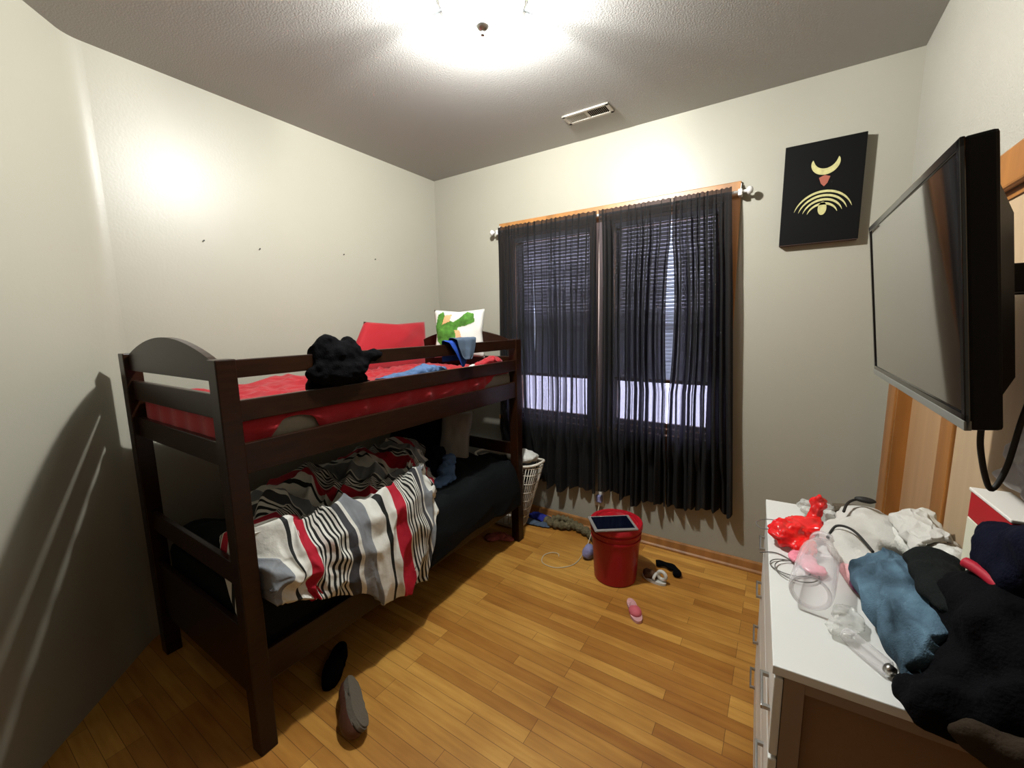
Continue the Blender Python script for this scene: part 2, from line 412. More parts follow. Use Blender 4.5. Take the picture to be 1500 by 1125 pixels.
def fnoise(x, y, z=0.0): return noise.noise(Vector((x, y, z)))
def sheet0(cx, cy, z, lx, ly, n, k, squash=(1, 1), rot=0.0, amp=.04, freq=6, seed=0.0, tilt=(0, 0)):
    """a crumpled start sheet; lx, ly are its rest sizes, squashed in plan"""
    P = np.zeros((n, k, 3)); c, s = math.cos(rot), math.sin(rot)
    for i in range(n):
        for j in range(k):
            u = (i/(n-1)-.5)*lx*squash[0]; v = (j/(k-1)-.5)*ly*squash[1]
            u += .03*fnoise(u*freq+9, v*freq, seed); v += .03*fnoise(u*freq-9, v*freq+5, seed)
            zz = z+amp*(fnoise(u*freq, v*freq, seed)+.5*fnoise(u*freq*2.3, v*freq*2.3, seed+3))+tilt[0]*u+tilt[1]*v
            P[i, j] = (cx+u*c-v*s, cy+u*s+v*c, zz)
    return P

TEX = {}
def crease_tex(kind, size):
    key = (kind, size)
    if key not in TEX:
        t = bpy.data.textures.new('creases', 'CLOUDS'); t.noise_basis = kind; t.noise_scale = size; t.noise_depth = 1; TEX[key] = t
    return TEX[key]
def blob(name, ells, m, label, cat, vox=.009, fold=.022, fsize=.07, fine=.006, parent=None, clip=None, tubes=(), group=None, loc=None):
    """one crumpled cloth body fused from overlapping lumps; clip = lowest z"""
    mb = MB()
    for e in ells: mb.ell(e[0], e[1], e[2] if len(e) > 2 else None, sub=3, nz=.25, ns=9)
    for tb_ in tubes: mb.tube(smooth_pts(tb_[0], 6), tb_[1], 10)
    zs = [v_.co.z for v_ in mb.bm.verts]; c = ells[0][0]; l0 = loc or (c[0], c[1], clip if clip is not None else min(zs))
    if clip is not None:
        for v_ in mb.bm.verts: v_.co.z = max(v_.co.z, clip+.001)
    o = mb.build(name, m, parent, True, loc=None if parent is not None else l0)
    r = o.modifiers.new('fuse', 'REMESH'); r.mode = 'VOXEL'; r.voxel_size = vox; r.use_smooth_shade = True
    d = o.modifiers.new('folds', 'DISPLACE'); d.texture = crease_tex('VORONOI_F2_F1', fsize); d.strength = fold; d.mid_level = .45; d.texture_coords = 'GLOBAL'
    d2 = o.modifiers.new('wrinkles', 'DISPLACE'); d2.texture = crease_tex('BLENDER_ORIGINAL', .03); d2.strength = fine*2; d2.texture_coords = 'GLOBAL'
    sm = o.modifiers.new('soften', 'SMOOTH'); sm.iterations = 2; sm.factor = .5
    if label: tag(o, label, cat, group)
    return o
def smooth_pts(K, m=12):
    K = [Vector(p_) for p_ in K]; out = []
    for i in range(len(K)-1):
        p0 = K[max(i-1, 0)]; p1 = K[i]; p2 = K[i+1]; p3 = K[min(i+2, len(K)-1)]
        for j in range(m):
            t = j/m; out.append(.5*((2*p1)+(p2-p0)*t+(2*p0-5*p1+4*p2-p3)*t*t+(3*p1-p0-3*p2+p3)*t**3))
    return out+[K[-1]]

# ================================================================== ROOM
def struct(name, mb, m, parent=None, kind=True, smooth=False):
    o = mb.build(name, m, parent, smooth)
    if kind and parent is None: o['kind'] = 'structure'
    return o
YR = -3.25; T = .12; DG = -2.18   # rear wall, wall thickness, start of diagonal wall
YD = DG-.95
struct('floor', MB().box((-.0, YR, -.1), (W, T, 0)), M['floor'])
struct('ceiling', MB().box((-.0, YR, H), (W, T, H+.1)), M['ceil'])
struct('wall_left', MB().box((-T, DG-.0, 0), (0, T, H)), M['wall'])
# window opening in the back wall
WX0, WX1, WZ0, WZ1 = .755, 2.255, .80, 2.215
wb = MB(); wb.box((0, 0, 0), (WX0, T, H)); wb.box((WX1, 0, 0), (W+T, T, H)); wb.box((WX0, 0, 0), (WX1, T, WZ0)); wb.box((WX0, 0, WZ1), (WX1, T, H))
struct('wall_back', wb, M['wall'])
DY0, DY1, DZ = -.20, -2.15, 1.845
wr = MB(); wr.box((W, DY0, 0), (W+T, 0, H)); wr.box((W, DY1, DZ), (W+T, DY0, H)); wr.box((W, YR, 0), (W+T, DY1, H))
struct('wall_right', wr, M['wallr'])
struct('wall_rear', MB().box((-.0, YR-T, 0), (W+T, YR, H)), M['dim_brown'])
# diagonal wall with softly rounded inner corner
R_ = .05; pts = []
for i in range(9):
    t = i/8; p0 = Vector((0, DG+R_)); p1 = Vector((0, DG)); p2 = Vector((R_*.707, DG-R_*.707))
    pts.append(tuple(((1-t)**2)*p0+2*t*(1-t)*p1+t*t*p2))
L_ = DG-YR
poly = [(-.02, DG+R_)]+pts+[(L_, YR), (L_-.3, YR-.05), (-.3, DG-.02)]
struct('wall_diagonal', MB().prism(poly, 'z', 0, H), M['wall'], smooth='auto')
# baseboards
def base_profile(t0, h): return [(0, 0), (-.022, 0), (-.022, .012), (-.014, .022), (-.012, h-.01), (-.006, h), (0, h)]
struct('baseboard_back', MB().prism([(y, z) for y, z in base_profile(0, .072)], 'x', 0, W), M['oak_trim'])
# window casing
cs = MB()
cs.box((.674, -.018, .70), (.765, 0, 2.304), .004); cs.box((2.240, -.018, .70), (2.322, 0, 2.304), .004)
cs.box((.674, -.020, 2.205), (2.322, 0, 2.304), .004); cs.box((1.44, -.012, .78), (1.56, 0, 2.21), .004)
cs.box((.655, -.045, .765), (2.345, 0, .80), .004); cs.box((.69, -.016, .69), (2.305, 0, .765), .004)
struct('trim_1', cs, M['oak_trim'])
struct('trim_4', MB().box((1.465, -.020, .79), (1.545, -.012, 2.20), .003), M['slit_lit'])  # pale strip over the oak mullion, colour carries the brightness of the slit
def window(nm, x0, x1):
    t = bpy.data.objects.new(nm, None); C.objects.link(t); t.location = ((x0+x1)/2, .06, WZ0); t['kind'] = 'structure'
    fr_ = MB()
    fr_.box((x0, 0, WZ0), (x0+.035, T, WZ1)); fr_.box((x1-.035, 0, WZ0), (x1, T, WZ1)); fr_.box((x0, 0, WZ1-.03), (x1, T, WZ1)); fr_.box((x0, 0, WZ0), (x1, T, WZ0+.03))
    fr_.build('window_frame', M['oak_trim'], t)
    zm = 1.50
    for (za, zb, ya) in ((WZ0+.03, zm+.02, .045), (zm-.02, WZ1-.03, .075)):
        s_ = MB(); q = .028
        s_.box((x0+.035, ya, za), (x0+.035+q, ya+.025, zb)); s_.box((x1-.035-q, ya, za), (x1-.035, ya+.025, zb))
        s_.box((x0+.035, ya, za), (x1-.035, ya+.025, za+q)); s_.box((x0+.035, ya, zb-q), (x1-.035, ya+.025, zb))
        so = s_.build('window_sash', M['oak_dark'], t)
        MB().box((x0+.035+q, ya+.010, za+q), (x1-.035-q, ya+.014, zb-q)).build('glass_pane', clear_glass, so)
clear_glass = clear_film('window glass', (.9, .95, 1), .03, .02)
window('window_1', WX0, 1.45); window('window_2', 1.55, WX1)
# blinds, lowered two thirds of the way
def blind(label, x0, x1, ang):
    t = thing('window_blind', label, 'blind', ((x0+x1)/2, .022, 1.14))
    MB().box((x0, .005, 2.155), (x1, .035, 2.185), .003).build('headrail', M['blind'], t)
    s_ = MB(); z = 1.165
    while z < 2.15:
        a = ang+.05*math.sin(z*37)
        s_.box((x0, -.0125, -.0006), (x1, .0125, .0006), 0, Matrix.Translation((0, .022, z)) @ Matrix.Rotation(a, 4, 'X')); z += .0235
    s_.build('slats', M['blind'], t)
    MB().box((x0, .008, 1.135), (x1, .036, 1.158), .003).build('bottom_rail', M['oak_dark'], t)
    for xx in (x0+.1, x1-.1): MB().tube([(xx, .007, 1.14), (xx, .007, 2.16)], .001, 5).build('ladder_cord', M['rod'], t)
    return t
blind('white slatted blind behind the left pair of black curtains', .80, 1.405, 1.15)
blind('white slatted blind behind the right pair of black curtains', 1.595, 2.21, 1.15)

# closet opening in the right wall
struct('door_1', (lambda b: b.box((W+.035, -.86, .01), (W+.06, DY0, DZ)))(MB()), M['oak_light'])
d2 = MB(); d2.box((W+.005, DY1, .01), (W+.03, -.98, DZ)); struct('door_2', d2, M['oak_pale'])
tr_ = MB(); tr_.box((W-.020, -.275, 0), (W, -.13, DZ), .005); tr_.box((W-.014, -.30, 0), (W+T, -.275, DZ)); tr_.box((W+.0, DY1-.02, DZ-.02), (W+T, DY0, DZ))
tr_.box((W-.024, DY1-.10, DZ), (W, -.13, DZ+.095), .006); tr_.box((W-.020, DY1-.10, 0), (W, DY1, DZ), .005)
struct('trim_2', tr_, M['oak_dark'])
struct('trim_3', MB().box((W-.004, -.98, .01), (W+.05, -.86, DZ), .004), M['oak_dark'])
struct('closet_leak_block', MB().box((W+.06, DY1, -.1), (W+T, DY0, DZ+.02)), M['wallr'])  # added unseen sheet that stops daylight leaking round the closet doors

# ceiling light
cl = thing('ceiling_light', 'round flush-mount ceiling light with a glowing glass bowl and nickel finial', 'lamp', (LC[0], LC[1], H))
MB().lathe([(.03, 0), (.172, 0), (.172, -.006), (.165, -.009), (.03, -.009)], 48, (*LC, H)).build('ceiling_pan', M['nickel'], cl, True)
mg = bpy.data.materials.new('lit frosted glass'); mg.use_nodes = True
nt = mg.node_tree; N = nt.nodes; L = nt.links; N.remove(N['Principled BSDF'])
em = N.new('ShaderNodeEmission'); em.inputs[0].default_value = (.80, .93, 1, 1); em.inputs[1].default_value = BOWL
tp = N.new('ShaderNodeBsdfTransparent'); tp.inputs[0].default_value = (.97, .98, 1, 1)
ms = N.new('ShaderNodeMixShader'); ms.inputs[0].default_value = .30; L.new(tp.outputs[0], ms.inputs[1]); L.new(em.outputs[0], ms.inputs[2]); L.new(ms.outputs[0], N['Material Output'].inputs[0])
prof = [(.160*math.cos(a), -.012-.088*math.sin(a)) for a in [i*PI/2/14 for i in range(15)]]; prof[-1] = (0, prof[-1][1])
MB().lathe(prof, 48, (*LC, H)).build('glass_bowl', mg, cl, True)
fz = H-.1005
MB().lathe([(0, 0), (.026, 0), (.025, -.006), (.012, -.017), (.008, -.018), (.005, -.024), (.008, -.029), (.008, -.035), (0, -.040)], 24, (*LC, fz)).build('finial', M['nickel'], cl, True)
for a in (.95, 3.19, 5.19):
    q = Matrix.Translation((*LC, H)) @ Matrix.Rotation(a+.1, 4, 'Z')
    MB().prism([(.160, -.006), (.184, -.006), (.180, -.030), (.160, -.062), (.152, -.056)], 'y', -.007, .007, q).build('clip', M['clip'], cl)
ld = bpy.data.lights.new('bulb', 'POINT'); ld.energy = BULB_W; ld.color = (1.0, .985, .945); ld.shadow_soft_size = .035
lo = bpy.data.objects.new('bulb', ld); C.objects.link(lo); lo.parent = cl; lo.location = (0, 0, -.046)

# ceiling vent
vt = thing('ceiling_vent', 'small rectangular metal air vent in the ceiling near the back wall', 'vent', (1.528, -.31, H))
v = MB(); x0, x1, y0, y1 = 1.385, 1.67, -.375, -.255
v.box((x0, y0, H-.008), (x1, y0+.022, H), .003); v.box((x0, y1-.022, H-.008), (x1, y1, H), .003); v.box((x0, y0, H-.008), (x0+.022, y1, H), .003); v.box((x1-.022, y0, H-.008), (x1, y1, H), .003)
v.box((1.52, y0, H-.007), (1.536, y1, H)); v.build('vent_frame', M['vent'], vt)
MB().box((x0+.02, y0+.02, H-.003), (x1-.02, y1-.02, H-.001)).build('vent_shade_sheet', M['dark'], vt)  # near-black sheet painted in for the shade behind the louvres
v = MB()
for i in range(24):
    xx = x0+.028+i*.0102
    if abs(xx-1.528) > .010: v.box((-.0006, y0+.02, -.0035), (.0006, y1-.02, .0035), 0, Matrix.Translation((xx, 0, H-.005)) @ Matrix.Rotation(.6 if xx < 1.53 else -.6, 4, 'Y'))
v.build('louvres', M['vent'], vt)

# small nails on the left wall
for (y, z, where) in ((-1.765, 1.991, 'leftmost'), (-1.487, 1.988, 'second'), (-.934, 2.028, 'third'), (-.671, 2.027, 'rightmost')):
    MBn = MB().tube([(0, y, z), (.008, y, z+.001)], .0018, 8).tube([(.008, y, z+.001), (.010, y, z+.0012)], .0038, 8)
    tag(MBn.build('wall_nail', M['cord_dark'], loc=(0, y, z)), 'tiny dark nail in the left wall, %s of four above the bunk' % where, 'nail', 'nails in the wall above the bunk')

# ================================================================== CURTAINS
rod = thing('curtain_rod', 'thin white curtain rod with bracket ends above the window', 'curtain rod', (1.5, -.06, 2.235))
MB().tube([(.665, -.062, 2.235), (2.345, -.062, 2.235)], .008, 12).build('rod', M['rod'], rod, True)
for x, s_ in ((.655, -1), (2.352, 1)):
    MB().lathe([(0, -.026), (.008, -.022), (.008, -.012), (.020, -.004), (.022, .006), (.014, .018), (0, .022)], 20, (0, 0, 0), mtx=Matrix.Translation((x+s_*.012, -.062, 2.235)) @ Matrix.Rotation(PI/2*s_, 4, 'Y')).build('finial', M['rod'], rod, True)
    MB().box((x-s_*.030-.010, -.07, 2.215), (x-s_*.030+.010, -.018, 2.25), .003).prism([(-.07, 2.225), (-.02, 2.225), (-.02, 2.29)], 'x', x-s_*.030-.002, x-s_*.030+.002).build('bracket', M['rod'], rod)

def curtain(label, xl, xr, zb, seed, nf):
    """xl, xr: functions of z giving the edges; zb: function of u giving the hem"""
    n, k = 190, 70; P = np.zeros((n, k, 3)); uv = np.zeros((n, k, 2))
    for i in range(n):
        u = i/(n-1); hem = zb(u)+.012*math.sin(u*29+seed)+.035*fnoise(u*6, seed)
        for j in range(k):
            v = j/(k-1); z = 2.262+.003*math.sin(u*nf*9+seed)-(2.262-hem)*v**1.02
            
            A = .008+.026*min(1, v*2.5)+.004*v
            if v < .03: A = .006
            ph = u*nf*2*PI+4.2*fnoise(u*4, v*.5, seed)+.9*fnoise(u*14, v*1.5, seed+4)
            y = -.078+A*(.62*math.sin(ph)+.38*math.sin(1.83*ph+seed)*(.6+fnoise(u*6, 0, seed+3)))+.016*fnoise(u*7, v*2, seed+8)
            lo_ = min(1, max(0, (.70-z)/.12)); y += lo_*(.030*math.sin(u*nf*.55*2*PI+seed*2)+.022); y = min(y, -.030+.018*lo_)
            if v < .06: y = min(y, -.074)
            x = xl(z)+(xr(z)-xl(z))*u+.006*math.cos(ph)*min(1, v*3)+.004*fnoise(u*20, v*4, seed+2)*(0 if i in (0, n-1) else 1)
            P[i, j] = (x, y, z)
    o = grid_obj('curtain', P, M['voile'], thick=0, loc=((xl(1)+xr(1))/2, -.078, 2.25))
    tag(o, label, 'curtain', 'black sheer curtain panels on the window')
    return o
def lens(z, z0, z1, a): return a*math.sin(PI*(z-z0)/(z1-z0))**.6 if z0 < z < z1 else 0
curtain('leftmost sheer black curtain panel, beside the foot of the bunk', lambda z: .70-.01*(2.2-z), lambda z: 1.00+.01*(2.2-z)-lens(z, 1.32, 1.66, .005)+.02*max(0, 1-z), lambda u: .30+.05*math.sin(u*9), 1.3, 6)
curtain('second sheer black curtain panel from the left, ending at the bright centre slit', lambda z: 1.000+.01*(2.2-z)+lens(z, 1.32, 1.66, .005)-.05*max(0, 1-z), lambda z: 1.495-lens(z, .80, 2.25, .009)+.006*(2.2-z), lambda u: .33-.05*(1-u)+.02*math.sin(u*11), 4.1, 10)
curtain('third sheer black curtain panel from the left, between the centre slit and the white gap', lambda z: 1.508+lens(z, .80, 2.25, .009)+.012*(2.2-z), lambda z: 1.966+.012*(2.2-z)-lens(z, 1.10, 2.0, .020), lambda u: .325+.02*math.sin(u*8), 7.7, 11)
curtain('rightmost sheer black curtain panel, beside the orange casing', lambda z: 1.968+.012*(2.2-z)+lens(z, 1.10, 2.0, .020), lambda z: 2.285+.05*(2.2-z), lambda u: .33+.04*u, 2.9, 9)

# ================================================================== BUNK BED
BX0, BX1, BY0, BY1, BH = .150, 1.0915, -2.200, -.391, 1.435
t_ = .062; HT = BH
bed = thing('bunk_bed', 'dark espresso wooden bunk bed with an arched end panel against the left wall', 'bunk bed', ((BX0+BX1)/2, (BY0+BY1)/2, 0))
for (x, y) in ((BX0, BY0), (BX1-t_, BY0), (BX0, BY1-t_), (BX1-t_, BY1-t_)):
    MB().box((x, y, 0), (x+t_, y+t_, HT), .004).build('post', M['espresso'], bed)
def arch(y0, y1):
    x0, x1 = BX0+t_, BX1-t_; pts = [(x0, 1.362), (x1, 1.362)]; n = 20
    for i in range(n+1):
        u = 1-i/n; pts.append((x0+(x1-x0)*u, 1.425+.080*math.sin(PI*u)**.85))
    return MB().prism(pts, 'y', y0, y1)
for (ya, yb) in ((BY0+.018, BY0+.040), (BY1-.040, BY1-.018)):
    arch(ya, yb).build('arched_headboard', M['espresso'], bed)
    MB().box((BX0+t_, ya, 1.235), (BX1-t_, yb, 1.318), .003).build('end_rail', M['espresso'], bed)
    MB().box((BX0+t_, ya, 1.070), (BX1-t_, yb, 1.155), .003).build('end_rail', M['espresso'], bed)
    MB().box((BX0+t_, ya, .630), (BX1-t_, yb, .715), .003).build('end_rail', M['espresso'], bed)
    MB().box((BX0+t_, ya, .20), (BX1-t_, yb, .47), .003).build('lower_end_panel', M['espresso'], bed)
def srail(z0, z1, x, nm): MB().box((x, BY0+t_*.5, z0), (x+.022, BY1-t_*.5, z1), .003).build(nm, M['espresso'], bed)
GX = BX1-.030
srail(1.372, 1.432, GX, 'guard_rail'); srail(1.225, 1.297, GX, 'guard_rail'); srail(1.045, 1.150, GX, 'upper_side_rail'); srail(.26, .385, GX, 'lower_side_rail')
srail(1.045, 1.150, BX0+.008, 'upper_side_rail'); srail(.26, .385, BX0+.008, 'lower_side_rail')
for (z, ) in ((1.068, ), (.30, )):
    for i in range(9):
        yy = BY0+.15+i*.185
        MB().box((BX0+.03, yy, z), (GX, yy+.07, z+.015)).build('slat', M['espresso'], bed)
# mattresses
MXa, MXb, MYa, MYb = .235, 1.046, -2.150, -.440
def mattress(name, label, z0, z1, m, parts=True):
    b_ = MB().box((MXa, MYa, z0), (MXb, MYb, z1), .035)
    o = b_.build(name, m, loc=((MXa+MXb)/2, (MYa+MYb)/2, z0), smooth='auto'); return tag(o, label, 'mattress')
mattress('mattress', 'grey satin mattress on the upper bunk, under the red sheet', 1.084, 1.215, M['khaki'])
mattress('mattress', 'mattress on the lower bunk wrapped in black sheet', .316, .560, M['black_sheet'])
UB = [((MXa, MYa, 1.05), (MXb, MYb, 1.215)), ((GX, BY0, 1.372), (GX+.022, BY1, 1.432)), ((GX, BY0, 1.225), (GX+.022, BY1, 1.297)), ((GX, BY0, 1.045), (GX+.022, BY1, 1.15)),
      ((BX0, BY0+.018, 1.05), (BX1, BY0+.040, 1.155)), ((BX0, BY0+.018, 1.235), (BX1, BY0+.040, 1.318)), ((BX0, BY0+.018, 1.362), (BX1, BY0+.040, 1.43)), ((BX0, BY1-.04, 1.0), (BX1, BY1, 1.45)), ((-.2, -3, 0), (.0, 1, 3))]

# red sheet, crumpled over the upper mattress and hanging over its near end and front
n, k = 200, 110; P = np.zeros((n, k, 3)); ZT = 1.222
for i in range(n):
    for j in range(k):
        a = -.14+(1.80+.00)*i/(n-1); b_ = .84*j/(k-1)+.13*max(0, (j/(k-1)-.86)/.14)
        a_in = max(a, 0); b_in = b_
        yy = MYa-.006+a_in; x = MXa+.01+min(b_in, .812)
        hemf = .55+.45*math.sin(yy*3.1+.4)+.35*fnoise(yy*4, 3)
        dfront = max(0, b_-.815)*(.35+.65*min(1, max(.0, hemf+.35)))*1.0
        g1 = math.exp(-((yy+1.94)/.105)**4); g2 = 1/(1+math.exp(-(yy+.74)/.025)); dfront *= 1-.86*max(g1, g2); dfront *= 1+.10*math.sin(yy*23)+.2*fnoise(yy*9, 5)
        dend = max(0, -a)*(.75+.35*fnoise(x*6, 1.7)+.25*math.exp(-((x-.86)/.08)**2))
        rid = max(0, 1-abs(fnoise(a*5+b_*3, b_*6-a*2, 3.1))*3.2); rid2 = max(0, 1-abs(fnoise(a*11-b_*5, b_*12, 7.1))*3.0)
        edge = min(1, min(max(0, a)/.05, max(0, .815-b_)/.05) if (a > 0 and b_ < .815) else 0)
        z = ZT+.008+edge*(.022*rid+.010*rid2+.03*max(0, fnoise(a*2.5, b_*3, 9)))
        hx = .006+.006*fnoise(yy*14, z*10, 2)+(.003*rid2)
        if b_ >= .815: x = 1.0545+.003*math.sin(yy*48+6*fnoise(yy*5, b_*3))+.002*fnoise(yy*25, b_*25); z = ZT+.006-dfront; x += (.019*math.sin(PI*(z-1.157)/.064)*(.35+.65*rid) if 1.157 < z < 1.221 else 0)
        if 0 <= a < .10: z += .018*(1-a/.10)*min(1, a/.012)
        if a < 0: yy = MYa-.006-.004-.004*math.sin(x*45)-(.0 if b_ < .815 else 0); z = min(z, ZT+.004-dend)
        P[i, j] = (x, yy, z)
HU = HF(0, 1.3, -2.3, 0, 1.215); HU.add(P, .004, 1.19)
tag(grid_obj('bed_sheet', P, M['red_sheet'], thick=.003, sub=0, loc=(.62, -1.28, 1.22), offset=1), 'crumpled red sheet spread over the upper bunk and hanging over its edge', 'sheet')

# red pillow standing at the far end of the upper bunk
def pillow_mb(c, a, b_, th, rot, seed=0., pinch=.8, n=26):
    """puffy pillow: a, b_ half sizes; th half thickness; rot matrix 3x3"""
    mb = MB(); R = rot; vt_ = {}
    for s_ in (1, -1):
        for i in range(n+1):
            for j in range(n+1):
                u = -1+2*i/n; v_ = -1+2*j/n
                e = max(0, (1-u**2))*max(0, (1-v_**2)); h = th*e**.42
                cu = 1-.10*(1-v_*v_)*0-.13*(1-abs(v_))*abs(u)**4*pinch; cv = 1-.13*(1-abs(u))*abs(v_)**4*pinch
                edge = i in (0, n) or j in (0, n)
                key = (i, j) if edge else (i, j, s_)
                if key in vt_: continue
                h += 0 if edge else th*.22*fnoise(u*2.2, v_*2.2, seed+s_)
                p_ = Vector((u*a*cu, v_*b_*cv, s_*h if not edge else 0)); vt_[key] = mb.bm.verts.new(Vector(c)+R @ p_)
    def g(i, j, s_): return vt_[(i, j)] if (i in (0, n) or j in (0, n)) else vt_[(i, j, s_)]
    for s_ in (1, -1):
        for i in range(n):
            for j in range(n):
                mb.bm.faces.new((g(i, j, s_), g(i+1, j, s_), g(i+1, j+1, s_), g(i, j+1, s_)))
    return mb
def rotm(*e):
    from mathutils import Euler
    return Euler(e, 'XYZ').to_matrix()
pm = pillow_mb((.19, -.64, 1.39), .33, .18, .055, rotm(PI/2-.15, 0, PI/2+.02), 3.)
for v_ in pm.bm.verts:
    f = (1.56-v_.co.z)/.15; v_.co.y = -.640-.065*max(0, f)+(v_.co.y+.64)*(.90+.20*f)
o = pm.build('pillow', M['red_sheet'], None, True, loc=(.20, -.66, 1.25))
tag(o, 'red pillow leaning on the left wall on the upper bunk', 'pillow')


# white pillow with a green and orange print, against the far end
def pil_h(u, v_, th, seed, s_=1):
    e = max(0, (1-u**2))*max(0, (1-v_**2)); return th*e**.42+th*.22*fnoise(u*2.2, v_*2.2, seed+s_)
def in_poly(x, y, P):
    c = False; j = len(P)-1
    for i in range(len(P)):
        if (P[i][1] > y) != (P[j][1] > y) and x < (P[j][0]-P[i][0])*(y-P[i][1])/(P[j][1]-P[i][1]+1e-12)+P[i][0]: c = not c
        j = i
    return c
def print_patch(name, m, poly, c, a, b_, th, R, seed, lift, parent, n=70, side=1):
    mb = MB(); vt_ = {}
    def V(i, j):
        if (i, j) not in vt_:
            u = -1+2*i/n; v_ = -1+2*j/n; cu = 1-.13*(1-abs(v_))*abs(u)**4*.8; cv = 1-.13*(1-abs(u))*abs(v_)**4*.8
            vt_[(i, j)] = mb.bm.verts.new(Vector(c)+R @ Vector((u*a*cu, v_*b_*cv, side*(pil_h(u, v_, th, seed, side)+lift))))
        return vt_[(i, j)]
    for i in range(n):
        for j in range(n):
            if in_poly(-1+2*(i+.5)/n, -1+2*(j+.5)/n, poly): mb.bm.faces.new((V(i, j), V(i+1, j), V(i+1, j+1), V(i, j+1)))
    return mb.build(name, m, parent, True)
wp = thing('printed_pillow', 'white pillow with a green, orange and mustard print at the far end of the bunk', 'pillow', (.66, -.50, 1.25))
Rw = rotm(PI/2-.10, 0, .42); pc = Vector((.645, -.500, 1.475)); pa, pb, pth = .185, .17, .055
pillow_mb(pc, pa, pb, pth, Rw, 5.).build('pillow_body', M['white_cloth'], wp, True)
for (nm, mm, poly, lf) in (
    ('green_print', 'green', [(-.93, .20), (-.80, .78), (-.58, .93), (-.48, .62), (-.15, .45), (.10, .62), (.35, .92), (.62, .80), (.66, .45), (.30, .30), (.02, .25), (-.05, -.15), (-.20, -.55), (-.55, -.60), (-.85, -.30)], .002),
    ('orange_print', 'peach', [(-.62, .35), (-.50, .75), (-.22, .80), (-.30, .48)], .004),
    ('orange_print', 'peach', [(-.10, .10), (.08, .12), (.25, -.45), (.05, -.50)], .004),
    ('mustard_print', 'gold', [(-.35, -.45), (.05, -.30), (.42, -.55), (.40, -.85), (-.30, -.90)], .003)):
    print_patch(nm, M[mm], poly, pc, pa, pb, pth, Rw, 5., lf, wp)

# things on the upper bunk
def cl_obj(name, P, m, label, cat, th=.004, sub=1, group=None):
    c = P.reshape(-1, 3).mean(0); c = (float(c[0]), float(c[1]), float(P[..., 2].min()))
    return tag(grid_obj(name, P, m, thick=th, sub=sub, loc=c), label, cat, group)
RB = [((GX-.002, BY0, 1.360), (GX+.024, BY1, 1.434)), ((GX-.002, BY0, 1.225), (GX+.024, BY1, 1.297)), ((GX-.002, BY0, 1.045), (GX+.024, BY1, 1.150))]
# black jacket slung over the guard rail
blob('jacket', [((1.072, -1.765, 1.425), (.055, .125, .060)), ((1.085, -1.77, 1.365), (.048, .150, .062)), ((1.00, -1.72, 1.31), (.08, .15, .060)), ((1.065, -1.70, 1.465), (.035, .035, .032)), ((1.07, -1.80, 1.475), (.037, .045, .034)), ((1.00, -1.52, 1.275), (.035, .11, .020)), ((1.075, -1.60, 1.41), (.035, .07, .030))],
     M['black_cloth'], 'black jacket slung in a heap over the guard rail of the upper bunk', 'jacket', .007, .022, .07, .004)
# blue cloth hanging over the rail near the far end, grey on its upper side
bc = thing('hanging_cloth', 'bright blue cloth with a slate grey back hanging over the guard rail', 'cloth', (1.08, -1.0, 1.35))
def rail_drape(y0, y1, prof, nm, m, lift, tip, n=26, k=26):
    P = np.zeros((n, k, 3))
    for i in range(n):
        u = i/(n-1)
        for j in range(k):
            v = j/(k-1); L0 = len(prof)-1; q = v*L0; a = int(min(q, L0-1)); f = q-a
            x = prof[a][0]*(1-f)+prof[a+1][0]*f; z = prof[a][1]*(1-f)+prof[a+1][1]*f
            g = max(0, v-.48)/.52; yc = (y0+y1)/2+tip[0]*g; hw = (y1-y0)/2*(1-tip[1]*g) if v > .48 else (y1-y0)/2*(.75+.5*v)
            w_ = .004*math.sin(u*9+v*3)+.006*fnoise(u*4, v*4, lift*99)
            P[i, j] = (x+(lift+w_ if v > .4 else 0), yc+(u-.5)*2*hw, z+(lift+.5*abs(w_) if v <= .6 else 0))
    return grid_obj(nm, P, m, parent=bc, thick=.003, sub=1)
pr = [(1.035, 1.33), (1.045, 1.40), (1.055, 1.442), (1.072, 1.447), (1.092, 1.438), (1.099, 1.40), (1.101, 1.36), (1.103, 1.305)]
rail_drape(-1.145, -.870, pr, 'cloth_body', M['blue'], .004, (-.01, .93))
rail_drape(-1.085, -.885, [(p_[0], p_[1]) for p_ in pr[:-1]]+[(1.104, 1.345)], 'grey_back', M['slate'], .017, (-.005, .70))
# denim on the bed, white cloth and a fold of red near the foot
blob('denim_shirt', [((.95, -1.32, 1.270), (.06, .16, .034)), ((.96, -1.14, 1.280), (.06, .14, .046)), ((.93, -1.05, 1.270), (.06, .08, .034))], M['denim_in'], 'crumpled slate blue denim garment on the red sheet behind the guard rail', 'garment', .006, .02, .05, .005, clip=1.238)
blob('red_towel', [((.985, -.63, 1.275), (.05, .14, .045)), ((.96, -.53, 1.285), (.06, .07, .045))], M['red_sheet'], 'bunched red cloth at the far corner of the upper bunk behind the rail', 'cloth', .006, .02, .05, .005, clip=1.238)
blob('white_sock', [((.97, -.80, 1.262), (.025, .06, .022)), ((.96, -.76, 1.275), (.02, .04, .018))], M['white_cloth'], 'small white cloth on the upper bunk beside the blue hanging cloth', 'cloth', .005, .012, .04, .004, clip=1.240)
mb = MB().ell((1.043, -2.075, 1.185), (.018, .028, .022), sub=3, nz=.35, ns=30)
tag(mb.build('crumpled_tissue', M['white_cloth'], None, True, loc=(1.043, -2.075, 1.165)), 'small crumpled white tissue at the near corner of the upper bunk', 'tissue')

